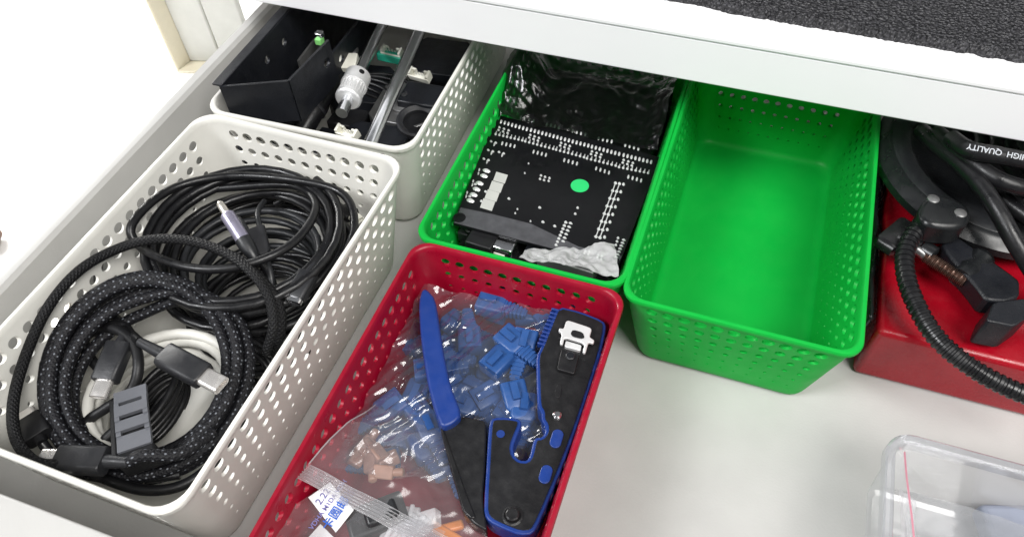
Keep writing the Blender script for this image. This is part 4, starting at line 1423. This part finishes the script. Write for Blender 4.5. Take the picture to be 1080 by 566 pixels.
def loft(rings, cap0=False, cap1=False):
    mb = MB()
    n = len(rings[0])
    for a, b in zip(rings, rings[1:]):
        mb.add(a + b, [(i, (i + 1) % n, n + (i + 1) % n, n + i) for i in range(n)])
    if cap0:
        mb.add(rings[0], [tuple(range(n))])
    if cap1:
        mb.add(rings[-1], [tuple(range(n))])
    return mb


HB = 6.6
obj('box_body', loft([box_ring(1.1, 0.12, 1.5), box_ring(0.75, 0.25, 1.5), box_ring(0.6, 0.6, 1.5), box_ring(0.15, HB - 0.9, 1.5)], cap0=True), 'box_clear', cb)
obj('box_rim', loft([box_ring(0.15, HB - 0.9, 1.5), box_ring(-0.25, HB - 0.85, 1.5), box_ring(-0.25, HB - 0.1, 1.5), box_ring(-0.1, HB, 1.5), box_ring(0.25, HB, 1.5), box_ring(0.35, HB - 0.15, 1.5), box_ring(0.38, HB - 0.9, 1.5)]), 'box_rim', cb)
zb2 = thing('zip_bag', 'cloudy zip bag with a pink stripe inside the clear box', 'bag', (42, -3, 0.5))
mb = MB().grid(lambda u, v: (lambda p: p + V((0, 0, crumple(p, 0.32, 0.45, 31.0))))(V((35.9 + 14 * u, -11 + 14.2 * v - 1.0 * u, 3.0 + 0.6 * math.sin(3 * u)))), 70, 70)
obj('bag_film', mb, 'film_grey', zb2, smooth=180)
sp_ = smooth_path(ats([(953, 476, 5.2), (955, 500, 5.2), (958, 525, 5.1), (961, 548, 5.0), (966, 600, 4.9), (972, 660, 4.8)]), 10)
mb = MB().grid(lambda u, v: sp_[min(len(sp_) - 1, round(u * (len(sp_) - 1)))] + V((0.09 * v, 0, 0.07 * v)), len(sp_) - 1, 1)
obj('pink_stripe', mb, 'pinkstripe', zb2)
mb = MB().grid(lambda u, v: V((35.0 + 1.3 * v + 0.2 * nz(u * 5, v * 3, 1) + 0.5 * (1 - u), -11 + 13.4 * u, 4.5 + 0.35 * nz(u * 7, v * 4, 3) - 0.8 * v)), 60, 16)
obj('zip_seal', mb, 'film_zip', zb2, smooth=70)
bg = thing('spare_part', 'blue-grey plastic part in the cloudy bag in the clear box', 'part', (45, -4, 1))
obj('shell', MB().box(at(1105, 585, 1.6), (7, 6, 1.6), Matrix.Rotation(0.3, 3, 'Z')), 'bluegrey', bg, bevel=0.4, seg=3)
obj('tab', MB().box(at(1105, 580, 2.7), (3, 1.6, 0.6), Matrix.Rotation(0.5, 3, 'Z')), 'bluegrey', bg, bevel=0.2)

# ------------------------------------------------------------------ beyond the drawer, on the room floor
FB = FL + 0.1
cr = thing('cream_bin', 'cream plastic bin standing on the white floor left of the drawer', 'bin', (-95, 82, FL))
pa, pb, pc_ = at(187, 77, FL), at(203, 64, FL), at(275, 66, FL)
pd = pa + (pc_ - pb)
obj('front_panel', MB().prism([tuple(q[:2]) for q in (pa, pb, pb.lerp(pc_, 0.03), pa.lerp(pd, 0.03))], FL + 0.3, FL + 46), 'cream', cr, bevel=0.4)
o_ = (pb - pa).normalized() * 1.2
obj('side_panel', MB().prism([tuple(q[:2]) for q in (pb.lerp(pc_, 0.032), pb.lerp(pc_, 0.5), pb.lerp(pc_, 0.5) - o_, pb.lerp(pc_, 0.032) - o_)], FL + 0.6, FL + 46), 'pale', cr, bevel=0.3)
obj('side_panel', MB().prism([tuple(q[:2]) for q in (pb.lerp(pc_, 0.52), pc_, pc_ - o_, pb.lerp(pc_, 0.52) - o_)], FL + 0.6, FL + 46), 'pale', cr, bevel=0.3)
obj('floor_plate', MB().prism([tuple(q[:2]) for q in (pa, pb, pc_, pd)], FL + 0.01, FL + 0.6), 'cream', cr)
w0 = at(-14, 290, FL)
tag(obj('wooden_block', MB().box(w0 + V((-6, 4, 2)), (9, 5, 2.5), Matrix.Rotation(0.5, 3, 'Z')), 'brown', bevel=0.4), 'small brown wooden block on the white floor at the left edge', 'block')

# ------------------------------------------------------------------ light
w = bpy.data.worlds.new('World')
sc.world = w
w.use_nodes = True
bgn = w.node_tree.nodes['Background']
bgn.inputs[0].default_value = (0.93, 0.96, 1.0, 1)
bgn.inputs[1].default_value = 0.2


def area(name, loc, target, size, power, color=(1, 1, 1), sy=None):
    l = bpy.data.lights.new(name, 'AREA')
    l.energy = power
    l.color = color
    l.shape = 'RECTANGLE'
    l.size = size * U
    l.size_y = (sy or size) * U
    o = bpy.data.objects.new(name, l)
    col.objects.link(o)
    o.location = V(loc) * U
    o.rotation_euler = (V(target) - V(loc)).to_track_quat('-Z', 'Y').to_euler()
    return o


area('window_light', (-185, -170, 275), (5, 8, 0), 110, 56.0, (0.97, 0.98, 1.0))
area('ceiling_light', (150, -95, 260), (10, 15, 0), 150, 52.0, (1.0, 0.98, 0.95))
area('floor_fill_light', (-190, 90, 60), (-110, 70, FL), 70, 24.0, (1.0, 0.99, 0.96))  # extra lamp added to overexpose the room floor left of the drawer

sc.view_settings.view_transform = 'Standard'
sc.view_settings.look = 'None'
sc.view_settings.exposure = 0
sc.view_settings.gamma = 1
sc.cycles.transparent_max_bounces = 24
sc.cycles.max_bounces = 10
